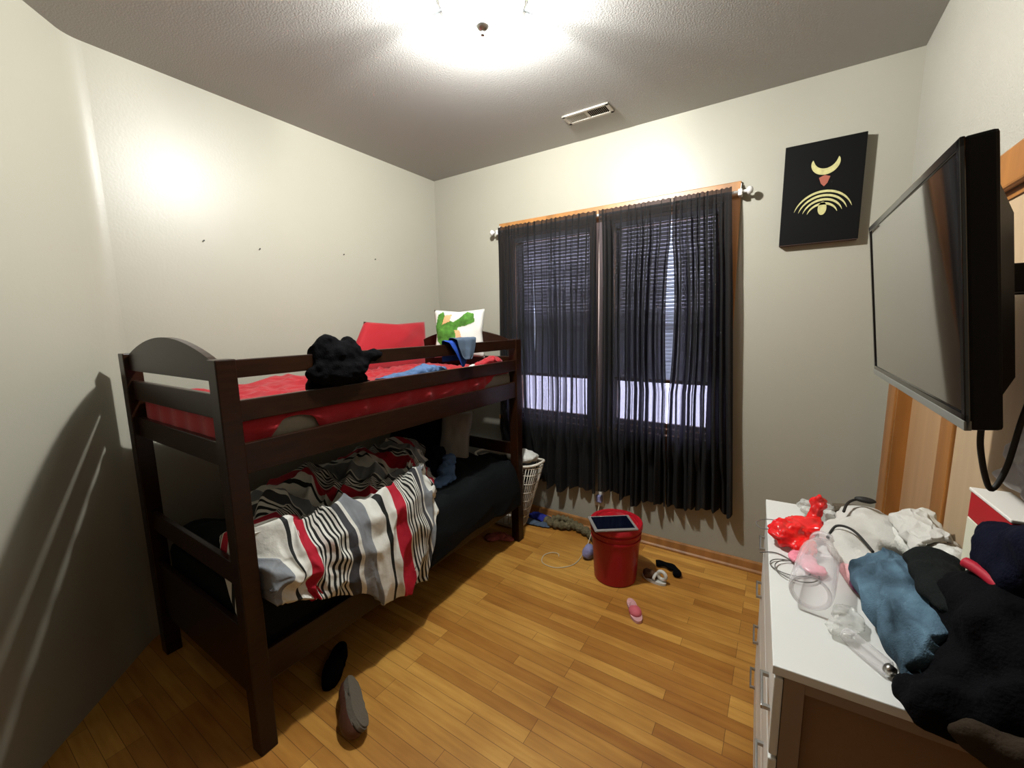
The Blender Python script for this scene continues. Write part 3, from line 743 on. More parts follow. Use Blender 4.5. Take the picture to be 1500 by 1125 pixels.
# ================================================================== LOWER BUNK
LBX = [((MXa, MYa, .25), (MXb, MYb, .560)), ((GX, BY0, .26), (GX+.022, BY1, .385)), ((BX1-t_, BY0, 0), (BX1, BY0+t_, 1.5)), ((BX1-t_, BY1-t_, 0), (BX1, BY1, 1.5)),
       ((BX0, BY0+.01, .20), (BX1, BY0+.040, .47)), ((BX0, BY1-.04, .20), (BX1, BY1-.018, .47)), ((BX0, BY1-.04, .63), (BX1, BY1-.018, .715))]
n, k = 150, 90; P = np.zeros((n, k, 3))
for i in range(n):
    y = MYa+.02+(MYb-MYa-.03)*i/(n-1); out = 1/(1+math.exp(-(y+1.68)/.03)); hz = .30+.03*math.sin(y*5)+.03*fnoise(y*5, 1)
    for j in range(k):
        b_ = j/(k-1)*1.10; rid = max(0, 1-abs(fnoise(y*3.5+b_, b_*5, 31))*3)
        if b_ < .80: x = .25+b_; z = .572+.020*rid+.03*max(0, fnoise(y*2, b_*2.5, 33)); z += .09*math.exp(-((y+2.05)/.10)**2)*math.exp(-((x-.55)/.30)**2); z -= .02*max(0, (b_-.75)/.05)**2
        else:
            f = (b_-.80)/.30
            xo = 1.05+.062*min(1, f*1.6)**.6+.006*math.sin(y*19+2*fnoise(y*4, f))*f+.010*rid*f; zo = .556-(.556-hz)*f
            xi = 1.0555; zi = .556-.15*f
            x = xi*(1-out)+xo*out; z = zi*(1-out)+zo*out
        P[i, j] = (x, y, z)
HL = HF(0, 1.4, -2.3, 0, .56); HL.add(P, .003, .5)
tag(grid_obj('blanket', P, M['black_sheet'], thick=.004, sub=0, loc=(.65, -1.3, .57), offset=1), 'black blanket covering the lower bunk and hanging over its side', 'blanket')

# striped comforter
n, k = 190, 130; P = np.zeros((n, k, 3)); UV = np.zeros((n, k, 2))
kx = [(0, 1.128), (.16, 1.135), (.25, 1.11), (.33, 1.03), (.50, .84), (.66, .64), (.82, .42), (1, .24)]
kz = [(.25, .685), (.33, .755), (.50, .70), (.66, .75), (.82, .73), (1, .585)]
ky1 = [(0, -1.29), (.2, -1.255), (.33, -1.20), (.50, -1.02), (.66, -.86), (.82, -.70), (1, -.66)]
ky0 = [(0, -2.150), (.33, -2.135), (.5, -2.02), (.66, -1.96), (.82, -1.93), (1, -1.90)]
hem = [(-2.17, .60), (-1.95, .50), (-1.80, .43), (-1.67, .29), (-1.50, .25), (-1.38, .27), (-1.31, .38), (-1.25, .56)]
def interp(T, x):
    if x <= T[0][0]: return T[0][1]
    for (a, fa), (b_, fb) in zip(T, T[1:]):
        if x <= b_: f = (x-a)/(b_-a); f = f*f*(3-2*f)*.5+f*.5; return fa+(fb-fa)*f
    return T[-1][1]
for i in range(n):
    s_ = i/(n-1)
    for j in range(k):
        t = j/(k-1); y = interp(ky0, t)+(interp(ky1, t)-interp(ky0, t))*s_; hz = interp(hem, -2.150+(interp(ky1, 0)+2.150)*s_)
        if t < .25: f = t/.25; z = hz+(.685-hz)*f; x = interp(kx, t)
        else: z = interp(kz, t); x = interp(kx, t)
        # round the far side down to the mattress and the near side against the end panel
        e = max(0, (s_-.86)/.14); z -= (e**2)*max(0, z-.60)*1.05 if t > .25 else 0; x -= .045*e**2 if t < .3 else 0
        e0 = max(0, (.08-s_)/.08); z -= e0**2*(.05 if t < .4 else max(0, z-.60))
        big = fnoise(s_*5.2, t*4.2, 3.3); rid = 1-abs(fnoise(s_*8+2.2*t, t*6.5-1.5*s_, 8.1))*2.6; rid2 = 1-abs(fnoise(s_*17, t*14+s_*5, 18.1))*2.4
        puff = (abs(math.sin(t*PI*4.5+.6*fnoise(s_*3, t*3, 2))))**.45
        top = min(1, max(0, (t-.2)/.15))
        z += top*(.075*big+.045*rid+.014*rid2+.016*puff); y += .035*fnoise(s_*4, t*7, 5.5)*min(1, s_*8)+.02*fnoise(s_*13, t*13, 6.5)*min(1, s_*8)
        if top < 1: x += (1-top)*(.030*rid+.014*puff+.03*big*min(1, t*6)-.012+.008*rid2); z += (1-top)*.015*fnoise(s_*9, 4, 4)
        if .27 < t < .50 and e0 > 0: z -= .20*e0**2*math.sin(PI*(t-.27)/.23); y = min(y, -2.150-.006*e0)
        x += top*(.05*fnoise(s_*6, t*6, 15.5)+.02*fnoise(s_*15, t*15, 25.5))
        y = max(y, -2.158)
        z = max(z, .20)
        if x < 1.095 and z < .60 and y > -2.149: z = .60 if t > .2 else z
        P[i, j] = (x, y, z)
        yy = interp(ky0, t)+(interp(ky1, t)-interp(ky0, t))*s_
        UV[i, j] = ((yy+2.165)/.405+.10*fnoise(s_*3, t*3, 1.5)+max(0, t-.3)*.95, t)
P[:, :, 0] = np.where((P[:, :, 1] < -2.13) & (P[:, :, 0] > 1.02), 1.02, P[:, :, 0])
# keep clear of the near post
nearpost = (P[:, :, 1] < BY0+t_+.012) & (P[:, :, 0] > BX1-t_-.012)
P[:, :, 0] = np.where(nearpost, BX1-t_-.014, P[:, :, 0])
o = grid_obj('comforter', P, M['stripe'], uv=UV, thick=.022, sub=1, loc=(.75, -1.6, .60), offset=-1)
tag(o, 'red, white, grey and black striped comforter rumpled on the lower bunk', 'comforter')
# pillows and clothes at the far end of the lower bunk
o = pillow_mb((.60, -.53, .735), .185, .115, .055, rotm(PI/2-.25, 0, .62) @ rotm(0, 0, PI/2-.12), 9.).build('pillow', M['grey_pillow'], None, True, loc=(.56, -.5, .57))
tag(o, 'pale grey pillow standing at the far end of the lower bunk', 'pillow')
o = pillow_mb((.35, -.66, .76), .22, .19, .07, rotm(PI/2-.35, 0, .7), 12.).build('pillow', M['black_cloth'], None, True, loc=(.35, -.66, .57))
tag(o, 'black pillow against the wall beside the grey pillow on the lower bunk', 'pillow')
blob('blue_garment', [((.90, -1.00, .60), (.05, .12, .04)), ((.84, -.90, .63), (.06, .08, .06)), ((.80, -.83, .66), (.05, .06, .06))], M['denim_in'], 'crumpled light blue garment on the black blanket beside the comforter', 'garment', .007, .03, .06, .005, clip=.572)
blob('navy_garment', [((.74, -.98, .64), (.08, .10, .07)), ((.70, -.84, .68), (.08, .08, .08))], M['navy_cloth'], 'dark navy garment heaped behind the light blue one on the lower bunk', 'garment', .008, .03, .06, .005, clip=.572)

# ================================================================== FLOOR THINGS
# red bucket
bk = thing('bucket', 'red plastic bucket with a red lid standing before the curtains', 'bucket', (1.795, -.490, 0))
bcx, bcy = 1.800, -.480
MB().lathe([(0, .0), (.118, .0), (.124, .006), (.141, .262), (.147, .264), (.147, .276), (.142, .278), (.143, .298), (.149, .300), (.149, .312), (.144, .314), (.146, .352), (.138, .352), (.118, .01), (0, .01)], 56, (bcx, bcy, 0)).build('bucket_body', M['bucket'], bk, 'auto')
MB().lathe([(0, .352), (.122, .352), (.126, .362), (.150, .362), (.154, .356), (.154, .330), (.150, .330), (.149, .352)], 56, (bcx, bcy, 0)).build('lid', M['bucket_lid'], bk, 'auto')
hb = MB(); hp = [(bcx+.150*math.cos(a), bcy+.150*math.sin(a), .315-.10*math.sin((a-.2)/(PI*.98)*PI)) for a in [.2+i*(PI*.98)/16 for i in range(17)]]
hb.tube(hp, .002, 6).build('wire_handle', M['steel'], bk)
tb = thing('tablet', 'dark tablet with a grey frame lying on the red bucket lid', 'tablet', (1.81, -.56, .365))
Tm = Matrix.Translation((1.803, -.555, .3675)) @ Matrix.Rotation(.63, 4, 'Z')
MB().box((-.125, -.090, 0), (.125, .090, .011), .004, Tm).build('tablet_case', M['tab_frame'], tb)
MB().box((-.108, -.074, .0112), (.108, .074, .0122), 0, Tm).build('tablet_screen', M['tab_screen'], tb)
# cable
tag(MB().tube(smooth_pts([(1.415, -.475, .004), (1.395, -.448, .004), (1.35, -.46, .004), (1.325, -.52, .004), (1.36, -.595, .004), (1.46, -.598, .004), (1.54, -.50, .004), (1.535, -.33, .006), (1.52, -.22, .02), (1.515, -.08, .12), (1.520, -.02, .225)]), .0028, 8).build('charging_cable', M['cord_white'], None, True, loc=(1.42, -.5, 0)), 'cream charging cable curling on the floor left of the red bucket', 'cable')
pg = thing('wall_plug', 'white plug and outlet on the wall under the centre slit of the curtains', 'plug', (1.515, -.005, .25))
MB().box((1.475, -.006, .195), (1.545, 0, .305), .003).build('outlet_plate', M['whitecard'], pg)
MB().box((1.495, -.040, .235), (1.540, -.006, .285), .006).build('adapter', M['lilac'], pg)
# lilac soft toy or cloth behind the bucket
tag(MB().ell((1.585, -.375, .045), (.034, .055, .044), sub=4, nz=.25, ns=16).build('lilac_cloth', M['lilac'], None, True, loc=(1.585, -.375, 0)), 'small lilac cloth bundle on the floor touching the left of the red bucket', 'cloth')
# knitted green towel twisted along the baseboard
tw = MB(); tp_ = smooth_pts([(1.13, -.115, .03), (1.20, -.140, .035), (1.28, -.130, .035), (1.35, -.085, .03), (1.44, -.115, .032), (1.53, -.155, .028), (1.57, -.19, .02)], 10)
tw.tube(tp_, [.030+.007*math.sin(i*1.1)+.006*fnoise(i*.7, 0) for i in range(len(tp_))], 14)
tp_ = smooth_pts([(1.16, -.07, .035), (1.24, -.065, .055), (1.31, -.07, .05), (1.38, -.07, .03)], 10)
tw.tube(tp_, [.022+.006*math.sin(i*1.3) for i in range(len(tp_))], 12)
tag(tw.build('knit_towel', M['towel'], None, True, loc=(1.35, -.12, 0)), 'khaki green knitted cloth twisted along the baseboard left of the bucket', 'cloth')
# blue and dark cloth in the corner behind the bed foot
blob('blue_cloth', [((1.06, -.085, .02), (.10, .04, .045)), ((1.12, -.10, .02), (.07, .04, .030))], M['royal'], 'royal blue cloth crumpled on the floor between the basket and the baseboard', 'cloth', .006, .02, .05, .005, clip=.004)
blob('slate_cloth', [((1.04, -.165, .01), (.14, .04, .028)), ((1.13, -.15, .01), (.06, .035, .030))], M['slate'], 'dark slate cloth on the floor in front of the royal blue cloth', 'cloth', .006, .016, .05, .005, clip=.004)
blob('pink_cloth', [((.96, -.47, .01), (.09, .05, .028)), ((.90, -.52, .01), (.06, .06, .025))], M['pinkdull'], 'dusty pink cloth on the floor under the foot of the bed', 'cloth', .006, .016, .05, .005, clip=.004)
# laundry basket
lb = thing('laundry_basket', 'white slotted plastic laundry basket behind the foot of the bunk bed', 'basket', (.86, -.245, 0))
def bsk(z, u):
    f = z/.53; a = .125+.160*f; b_ = .080+.035*f; e = 2/3.2; c, s__ = math.cos(u), math.sin(u)
    return Vector((.875+a*abs(c)**e*(1 if c > 0 else -1), -.245+b_*abs(s__)**e*(1 if s__ > 0 else -1), z))
m_ = MB(); nb = 44
for q in range(nb):
    u = 2*PI*q/nb; m_.tube([bsk(z, u) for z in (.03, .20, .36, .51)], .0032, 5)
for z in (.03, .10, .17, .24, .31,   .38, .45, .505): m_.tube([bsk(z, 2*PI*q/nb) for q in range(nb)], .0036, 5, True)
m_.build('basket_lattice', M['basket'], lb, True)
MB().tube([bsk(.525+.0*q, 2*PI*q/nb)+Vector((0, 0, .012*math.cos(4*PI*q/nb))) for q in range(nb)], .010, 8, True).build('rim', M['basket'], lb, True)
m_ = MB(); A = [m_.bm.verts.new(bsk(.012, 2*PI*q/nb)) for q in range(nb)]; B = [m_.bm.verts.new(bsk(.03, 2*PI*q/nb)) for q in range(nb)]
m_.bm.faces.new(A[::-1]); m_.bm.faces.new(B)
for q in range(nb): m_.bm.faces.new((A[q], A[(q+1) % nb], B[(q+1) % nb], B[q]))
m_.build('basket_base', M['basket'], lb)
for (nm, c, r, mm, lab) in (('white_garment', (1.01, -.25, .565), (.11, .075, .040), 'white_cloth', 'white garment on top of the laundry basket, right of the bed post'), ('grey_garment', (.97, -.245, .505), (.12, .065, .045), 'slate', 'grey green garment inside the laundry basket under the white one'),
                        ('dark_garment', (.76, -.245, .47), (.15, .075, .06), 'char_cloth', 'dark garment in the laundry basket behind the bed end')):
    tag(MB().ell(c, r, sub=4, nz=.55, ns=11).build(nm, M[mm], None, True, loc=(c[0], c[1], c[2]-r[2])), lab, 'garment')
# little white and brown baby shoe
bs = thing('baby_shoe', 'small white and brown fleece shoe right of the red bucket', 'shoe', (2.01, -.41, 0))
Bm = Matrix.Translation((2.015, -.405, 0)) @ Matrix.Rotation(-.25, 4, 'Z')
m_ = MB(); so = [(.075*math.cos(a)*(1-.12*math.sin(a)**2), .034*math.sin(a)) for a in [2*PI*i/28 for i in range(28)]]
m_.prism([(x, y) for x, y in so], 'z', .001, .016, Bm).build('sole', M['white_cloth'], bs, 'auto')
m_ = MB().ell((-.025, 0, .028), (.048, .030, .034), sub=3, nz=.2, ns=30); bmesh.ops.transform(m_.bm, matrix=Bm, verts=m_.bm.verts); m_.build('upper', M['brown_fur'], bs, True)
m_ = MB(); m_.tube([Bm @ Vector((.045+.024*math.cos(a), .005, .050+.024*math.sin(a))) for a in [2*PI*i/20 for i in range(20)]], .011, 10, True); m_.build('ankle_ring', M['white_cloth'], bs, True)
m_ = MB(); m_.tube([Bm @ Vector((.012, y, .020+.028*math.sqrt(max(0, 1-(y/.036)**2)))) for y in [-.034+.068*i/12 for i in range(13)]], .009, 8); m_.build('strap', M['white_cloth'], bs, True)
# black sock bent in an L
sp = smooth_pts([(1.985, -.245, .016), (2.03, -.235, .020), (2.08, -.245, .020), (2.115, -.27, .018), (2.125, -.315, .016)], 8)
m_ = MB().tube(sp, [.022+.004*math.sin(i*.5) for i in range(len(sp))], 14)
for v_ in m_.bm.verts: v_.co.z = max(.002, .002+(v_.co.z+.01)*.7)
tag(m_.build('black_sock', M['black_cloth'], None, True, loc=(2.06, -.26, 0)), 'black sock bent in an L on the floor near the baseboard', 'sock')
# pink flip-flop
def sole_outline(L0, W0, waist=.72, n=40):
    out = []
    for i in range(n):
        a = 2*PI*i/n; x = math.cos(a); y = math.sin(a); wv = 1-(1-waist)*math.exp(-((x+.05)/.35)**2)
        out.append((x*L0/2, y*abs(y)**-.15*W0/2*wv*(1.0 if x > 0 else .88) if abs(y) > 1e-6 else 0))
    return out
pk = thing('sandal', 'small pale pink sandal with a coral strap lying on the floor', 'sandal', (1.985, -.735, 0))
Pm_ = Matrix.Translation((1.995, -.740, 0)) @ Matrix.Rotation(-1.02, 4, 'Z')
MB().prism(sole_outline(.185, .068), 'z', .002, .016, Pm_).build('sole', M['pink'], pk, 'auto')
m_ = MB().ell((.020, 0, .020), (.042, .033, .022), sub=3); bmesh.ops.transform(m_.bm, matrix=Pm_, verts=m_.bm.verts); m_.build('strap', M['coral'], pk, True)
m_ = MB().ell((-.015, .002, .022), (.036, .018, .018), sub=3, nz=.2, ns=40); bmesh.ops.transform(m_.bm, matrix=Pm_, verts=m_.bm.verts); m_.build('insole_pad', M['pink'], pk, True)
# clog lying on its side, sole to the light
def shoe(label, mtx, ms_, mu, L0=.27, W0=.10):
    loc = mtx @ Vector((0, 0, 0)); t = thing('shoe', label, 'shoe', (loc.x, loc.y, 0))
    ol = sole_outline(L0, W0, .80)
    m_ = MB(); m_.prism(ol, 'z', 0, .024); es = [e for e in m_.bm.edges if abs(e.verts[0].co.z-e.verts[1].co.z) < 1e-6]
    bmesh.ops.bevel(m_.bm, geom=es, offset=.006, segments=2, affect='EDGES'); bmesh.ops.transform(m_.bm, matrix=mtx, verts=m_.bm.verts); m_.build('sole', M[ms_], t, 'auto')
    rings = []; m_ = MB(); N_ = 40
    for (z, f, dx) in ((.024, .98, 0), (.040, .99, 0), (.055, .90, .004), (.070, .74, .012), (.080, .52, .022), (.086, .25, .03)):
        ring = []
        for (x, y) in ol:
            h = z if x > -.02 else min(z, .060)
            ring.append(m_.bm.verts.new((x*f+dx, y*f, h)))
        rings.append(ring)
    for A, B in zip(rings, rings[1:]):
        for q in range(len(ol)): m_.bm.faces.new((A[q], A[(q+1) % len(ol)], B[(q+1) % len(ol)], B[q]))
    m_.bm.faces.new(rings[-1]); bmesh.ops.transform(m_.bm, matrix=mtx, verts=m_.bm.verts); m_.build('upper', M[mu], t, True)
    return t
d_ = math.atan2(-2.015+1.885, 1.365-1.115)
Sm = Matrix.Translation((1.240, -1.948, .052)) @ Matrix.Rotation(d_, 4, 'Z') @ Matrix.Rotation(math.radians(-118), 4, 'X') @ Matrix.Translation((0, 0, -.024))
Sm = Matrix.Translation((1.235, -1.925, .052)) @ Matrix.Rotation(d_, 4, 'Z') @ Matrix.Rotation(math.radians(128), 4, 'X') @ Matrix.Translation((0, 0, -.03))
shoe('brown shoe tipped on its side with its taupe sole showing, near the bed post', Sm, 'shoe_sole', 'shoe_brown')
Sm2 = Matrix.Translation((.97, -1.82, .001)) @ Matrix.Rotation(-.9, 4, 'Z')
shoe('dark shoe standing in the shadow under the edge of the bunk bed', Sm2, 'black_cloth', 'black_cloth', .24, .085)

# ================================================================== WALL PICTURE
pcx = thing('wall_picture', 'black canvas picture with a pale yellow and red abstract emblem on the back wall', 'picture', (2.69, -.012, 1.93))
x0, x1, z0, z1 = 2.520, 2.850, 1.925, 2.420
MB().box((x0, -.046, z0), (x1, -.002, z1), .002).build('canvas_panel', M['canvas'], pcx)
MB().box((x0+.002, -.045, z0-.001), (x1-.002, -.004, z0+.0005)).build('canvas_edge', M['canvas_edge'], pcx)
def shape(name, polys, m, y=-.0475):
    m_ = MB()
    for P_ in polys: m_.prism([(x0+(x1-x0)*a, z0+(z1-z0)*b_) for a, b_ in P_], 'y', y, -.0460)
    return m_.build(name, M[m], pcx)
def arc_band(cx, cz, r0_, r1_, a0, a1, n=14, sx=1.0):
    o_ = []; i_ = []
    for q in range(n+1):
        a = a0+(a1-a0)*q/n; tw_ = math.sin(PI*q/n)**.6; rm = (r0_+r1_)/2; h = (r1_-r0_)/2*max(tw_, .08)
        o_.append((cx+sx*(rm+h)*math.cos(a), cz+(rm+h)*math.sin(a)*.67)); i_.append((cx+sx*(rm-h)*math.cos(a), cz+(rm-h)*math.sin(a)*.67))
    return o_+i_[::-1]
# a plain abstract emblem: an open crescent, a small red drop, nested arcs
shape('crescent', [arc_band(.53, .80, .115, .205, PI*.95, PI*2.05, 20)], 'art')
shape('drop', [[(.46, .64), (.53, .66), (.60, .64), (.57, .58), (.53, .55), (.49, .58)]], 'artred')
shape('nested_arcs', [arc_band(.53, .25, r, r+.034, PI*.10, PI*.90, 20, 1.0) for r in (.36, .30, .24, .18)], 'art')
shape('oval', [[(.53+.055*math.cos(a), .335+.065*math.sin(a)) for a in [2*PI*i/20 for i in range(20)]]], 'art')

# ================================================================== TELEVISION
tv = thing('television', 'black flat television tilted forward on a swivel arm from the right wall', 'television', (2.93, -1.60, 1.6))
ta, trl = .112, -.011; O = Vector((2.749, -1.255, 1.774)); A0 = Vector((.003, -1, 0)).normalized(); n0 = Vector((-1, -.003, 0)).normalized()
up0 = Vector((0, 0, 1))*math.cos(ta)+n0*math.sin(ta); A_ = A0*math.cos(trl)+up0*math.sin(trl); U_ = -A0*math.sin(trl)+up0*math.cos(trl); D_ = -U_; N_ = A_.cross(D_)
if N_.x > 0: N_ = -N_
Tv = Matrix(((A_.x, D_.x, -N_.x, O.x), (A_.y, D_.y, -N_.y, O.y), (A_.z, D_.z, -N_.z, O.z), (0, 0, 0, 1)))   # local: x along width, y down, z to the back
w_, h_ = .690, .400
MB().box((0, 0, 0), (w_, h_, .034), .005, Tv).build('tv_casing', M['tv_black'], tv)
m_ = MB(); b1 = .014
for (a, b_) in (((0, 0), (w_, b1)), ((0, h_-.024), (w_, h_-.010)), ((0, 0), (b1, h_)), ((w_-b1, 0), (w_, h_))): m_.box((a[0], a[1], -.004), (b_[0], b_[1], .002), .0015, Tv)
m_.build('bezel', M['tv_gloss'], tv)
MB().box((0, h_-.014, -.005), (w_, h_, .003), .001, Tv).build('bezel_glint', M['tv_glint'], tv)  # grey colour stands in for light reflected along the lower bezel
MB().box((b1, b1, -.0015), (w_-b1, h_-.024, .001), 0, Tv).build('screen', M['tv_screen'], tv)
m_ = MB(); q0 = [(.04, .04), (w_-.025, .04), (w_-.025, h_-.03), (.04, h_-.03)]; q1 = [(.12, .10), (w_-.10, .10), (w_-.10, h_-.06), (.12, h_-.06)]
a = [m_.bm.verts.new(Tv @ Vector((x, y, .032))) for x, y in q0]; c = [m_.bm.verts.new(Tv @ Vector((x, y, .075))) for x, y in q1]
m_.bm.faces.new(a); m_.bm.faces.new(c[::-1])
for i in range(4): m_.bm.faces.new((a[i], a[(i+1) % 4], c[(i+1) % 4], c[i]))
m_.build('back_cover', M['tv_black'], tv)
am = MB().box((3.005, -1.70, 1.50), (3.030, -1.50, 1.70), .003); am.box((2.86, -1.67, 1.57), (3.01, -1.64, 1.62), .003); am.box((2.86, -1.56, 1.57), (3.01, -1.53, 1.62), .003); am.box((2.850, -1.72, 1.50), (2.868, -1.48, 1.68), .003)
am.build('wall_mount', M['tv_black'], tv)
tag(MB().tube(smooth_pts([(2.830, -1.864, 1.38), (2.836, -1.85, 1.33), (2.855, -1.825, 1.27), (2.872, -1.80, 1.250), (2.885, -1.795, 1.29), (2.896, -1.79, 1.38), (2.93, -1.74, 1.46), (3.0, -1.66, 1.52)]), .004, 8).build('power_cord', M['cord_dark'], None, True, loc=(2.88, -1.8, 1.25)), 'black cord looping down from the television', 'cord')

# ================================================================== DRESSER
DO = Vector((2.553, -.951, 0)); dth = math.radians(-2.5)
Dm = Matrix.Translation(DO) @ Matrix(((math.cos(.0437), math.sin(.0437), 0, 0), (math.sin(.0437), -math.cos(.0437), 0, 0), (0, 0, 1, 0), (0, 0, 0, 1)))
# local: x = depth towards the wall, y = towards the camera
DD, DL, DH = .430, .912, .84
dr = thing('dresser', 'white laminate dresser with a brown fibreboard end under the television', 'dresser', (2.78, -1.4, 0))
MB().box((0, 0, DH-.020), (DD, DL, DH), .002, Dm).build('dresser_top', M['white_lam'], dr)
m_ = MB(); m_.box((.021, .002, .06), (DD-.005, DL-.025, DH-.0205), 0, Dm); m_.box((.035, .01, 0), (DD-.01, DL-.03, .06), 0, Dm); m_.build('carcass', M['white_lam'], dr)
m_ = MB(); m_.box((.058, DL-.024, .03), (DD-.03, DL-.016, DH-.045), 0, Dm); m_.build('end_panel', M['fiber'], dr)
m_ = MB(); m_.box((.021, DL-.024, 0), (.056, DL-.005, DH-.0205), .001, Dm); m_.box((.056, DL-.024, DH-.045), (DD-.02, DL-.005, DH-.0205), .001, Dm); m_.box((DD-.035, DL-.024, 0), (DD-.005, DL-.005, DH-.0205), .001, Dm)
m_.build('end_frame', M['greige'], dr)
for r_ in range(4):
    za = .065+r_*.189; zb = za+.180
    d = MB().box((.004, .006, za), (.020, DL-.004, zb), .003, Dm).build('drawer', M['white_lam'], dr)
    for yc in (.10, .82):
        zc = (za+zb)/2-.018
        hm = MB().box((-.014, yc-.054, zc-.005), (-.008, yc+.054, zc+.005), .002, Dm); hm.box((-.010, yc-.053, zc-.004), (.005, yc-.045, zc+.004), 0, Dm); hm.box((-.010, yc+.045, zc-.004), (.005, yc+.053, zc+.004), 0, Dm)
        hm.build('handle', M['steel'], d)

# ================================================================== THINGS ON THE DRESSER
def D(x, y, z): return Dm @ Vector((x, y, z))
ZD = DH+.001
# folded black, charcoal and navy clothes heaped at the near right end, over brown cloth
blob('black_trousers', [((2.925, -1.73, .95), (.080, .15, .12)), ((2.93, -1.80, .95), (.085, .09, .13)), ((2.90, -1.82, .90), (.085, .07, .075)), ((2.935, -1.885, .93), (.080, .045, .07)), ((2.84, -1.880, .880), (.070, .040, .055)), ((2.80, -1.845, .875), (.04, .035, .035))], M['black_cloth'],
     'big black clothes heap slumped over the near end of the white dresser', 'clothes', .009, .022, .10, .005, clip=.845)
blob('navy_jacket', [((2.950, -1.70, 1.09), (.060, .12, .060)), ((2.955, -1.78, 1.14), (.055, .09, .055)), ((2.965, -1.66, 1.05), (.050, .09, .045))], M['navy_cloth'],
     'dark navy jacket on top of the black clothes heap', 'jacket', .009, .020, .10, .005, clip=1.0)
blob('charcoal_trousers', [((2.880, -1.62, .985), (.050, .15, .030)), ((2.885, -1.53, .985), (.052, .05, .028))], M['char_cloth'],
     'folded charcoal trousers beside the blue jeans on the heap', 'trousers', .008, .012, .1, .004)
blob('brown_garment', [((2.92, -1.925, .875), (.085, .032, .045)), ((2.985, -1.94, .86), (.035, .03, .05)), ((2.865, -1.920, .885), (.05, .022, .030))], M['brown_cloth'],
     'dull brown garment hanging over the near edge of the dresser', 'garment', .007, .014, .08, .004)
# jeans: a folded leg lying over the left side of the heap
def patch(name, C4, m, label, cat, th, amp, seed, n=60, k=34, sag=.0, parent=None, fold=10):
    P = np.zeros((n, k, 3)); a, b_, c, d = [np.array(q) for q in C4]
    nrm = np.cross(b_-a, d-a); nrm = nrm/np.linalg.norm(nrm)
    if nrm[2] < 0: nrm = -nrm
    for i in range(n):
        u = i/(n-1)
        for j in range(k):
            v = j/(k-1); q = (a*(1-u)+d*u)*(1-v)+(b_*(1-u)+c*u)*v
            edge = .012*fnoise(u*5, v*5, seed); rid = max(0, 1-abs(fnoise(u*fold*.4+v, v*fold*.35, seed))*3)
            q = q+nrm*(sag*math.sin(PI*v)*(.6+.4*math.sin(PI*u))+amp*rid+amp*.4*fnoise(u*fold, v*fold, seed)-.02*max(0, abs(v-.5)-.42)/.08)
            P[i, j] = q+np.array([edge, edge*.6, 0])
    ce = P.reshape(-1, 3).mean(0)
    o = grid_obj(name, P, m, parent=parent, thick=th, sub=1, loc=None if parent is not None else tuple(float(t) for t in ce), offset=-1)
    if label: tag(o, label, cat)
    return o
patch('jeans', [(2.735, -1.470, .885), (2.850, -1.415, .945), (2.905, -1.73, .970), (2.775, -1.850, .895)], M['denim'], 'faded blue denim jeans folded on the dresser beside the black heap', 'jeans', .030, .010, 4.4, sag=.03)
tag(MB().tube(smooth_pts([(2.882, -1.70, 1.072), (2.90, -1.725, 1.068), (2.92, -1.765, 1.055), (2.935, -1.80, 1.04)], 6), .010, 10).build('red_strap', M['redstrap'], None, True, loc=(2.95, -1.6, 1.03)), 'red rolled strap lying across the black clothes heap', 'strap')
# cream box with a red box on top, against the wall
def dbox(name, a, b_, m, parent=None, bev=.002): return MB().box(a, b_, bev, Dm).build(name, M[m], parent)
cb = dbox('cream_box', (.365, .54, ZD), (.424, .66, 1.085), 'creambox'); tag(cb, 'tall cream cardboard box against the wall, under the red box', 'box')
rb = thing('red_box', 'red cardboard box with a white lid on top of the cream box', 'box', tuple(D(.39, .60, 1.087)))
dbox('box_body', (.364, .545, 1.087), (.422, .72, 1.147), 'redbox', rb); dbox('box_lid', (.361, .542, 1.147), (.425, .723, 1.154), 'whitecard', rb)
patch('silver_bag', [(2.975, -1.47, 1.175), (3.010, -1.45, 1.30), (3.012, -1.75, 1.38), (2.970, -1.75, 1.175)], M['silver_bag'], 'crinkled silver grey plastic bag leaning on the wall above the red box', 'bag', .006, .012, 8.8)
# off-white clothes
blob('white_hoodie', [((2.775, -1.30, .885), (.075, .17, .045)), ((2.84, -1.17, .890), (.10, .14, .048)), ((2.80, -1.40, .880), (.065, .09, .040))], M['offwhite'],
     'off-white soft hoodie folded in the middle of the dresser', 'garment', .009, .018, .12, .004, clip=ZD)
blob('white_shirt', [((2.93, -1.28, .915), (.065, .19, .060)), ((2.95, -1.12, .900), (.055, .12, .052)), ((2.935, -1.42, .945), (.050, .07, .045))], M['white_cloth'],
     'creased white shirt heaped against the wall behind the off-white hoodie', 'garment', .008, .028, .06, .006, clip=ZD)
patch('white_towel', [(2.86, -1.20, .955), (2.955, -1.13, .965), (2.945, -1.40, 1.000), (2.865, -1.45, .975)], M['offwhite'], 'smooth grey-white towel laid over the white shirt', 'towel', .012, .004, 2.1, sag=.012)
tag(MB().tube(smooth_pts([(2.76, -1.20, .940), (2.775, -1.14, .947), (2.80, -1.10, .950), (2.83, -1.10, .950)], 6), .004, 8).ell((2.825, -1.10, .953), (.026, .012, .009), sub=3, nz=.3, ns=30).build('black_hair_clip', M['cord_dark'], None, True, loc=(2.80, -1.10, .945)), 'black strap with a clip lying on the off-white hoodie', 'strap')
tag(MB().tube(smooth_pts([(2.712, -1.34, .905), (2.735, -1.30, .930), (2.77, -1.33, .938), (2.80, -1.42, .928)], 6), .0035, 8).build('black_drawstring', M['cord_dark'], None, True, loc=(2.75, -1.33, .93)), 'black drawstring across the front of the off-white hoodie', 'drawstring')
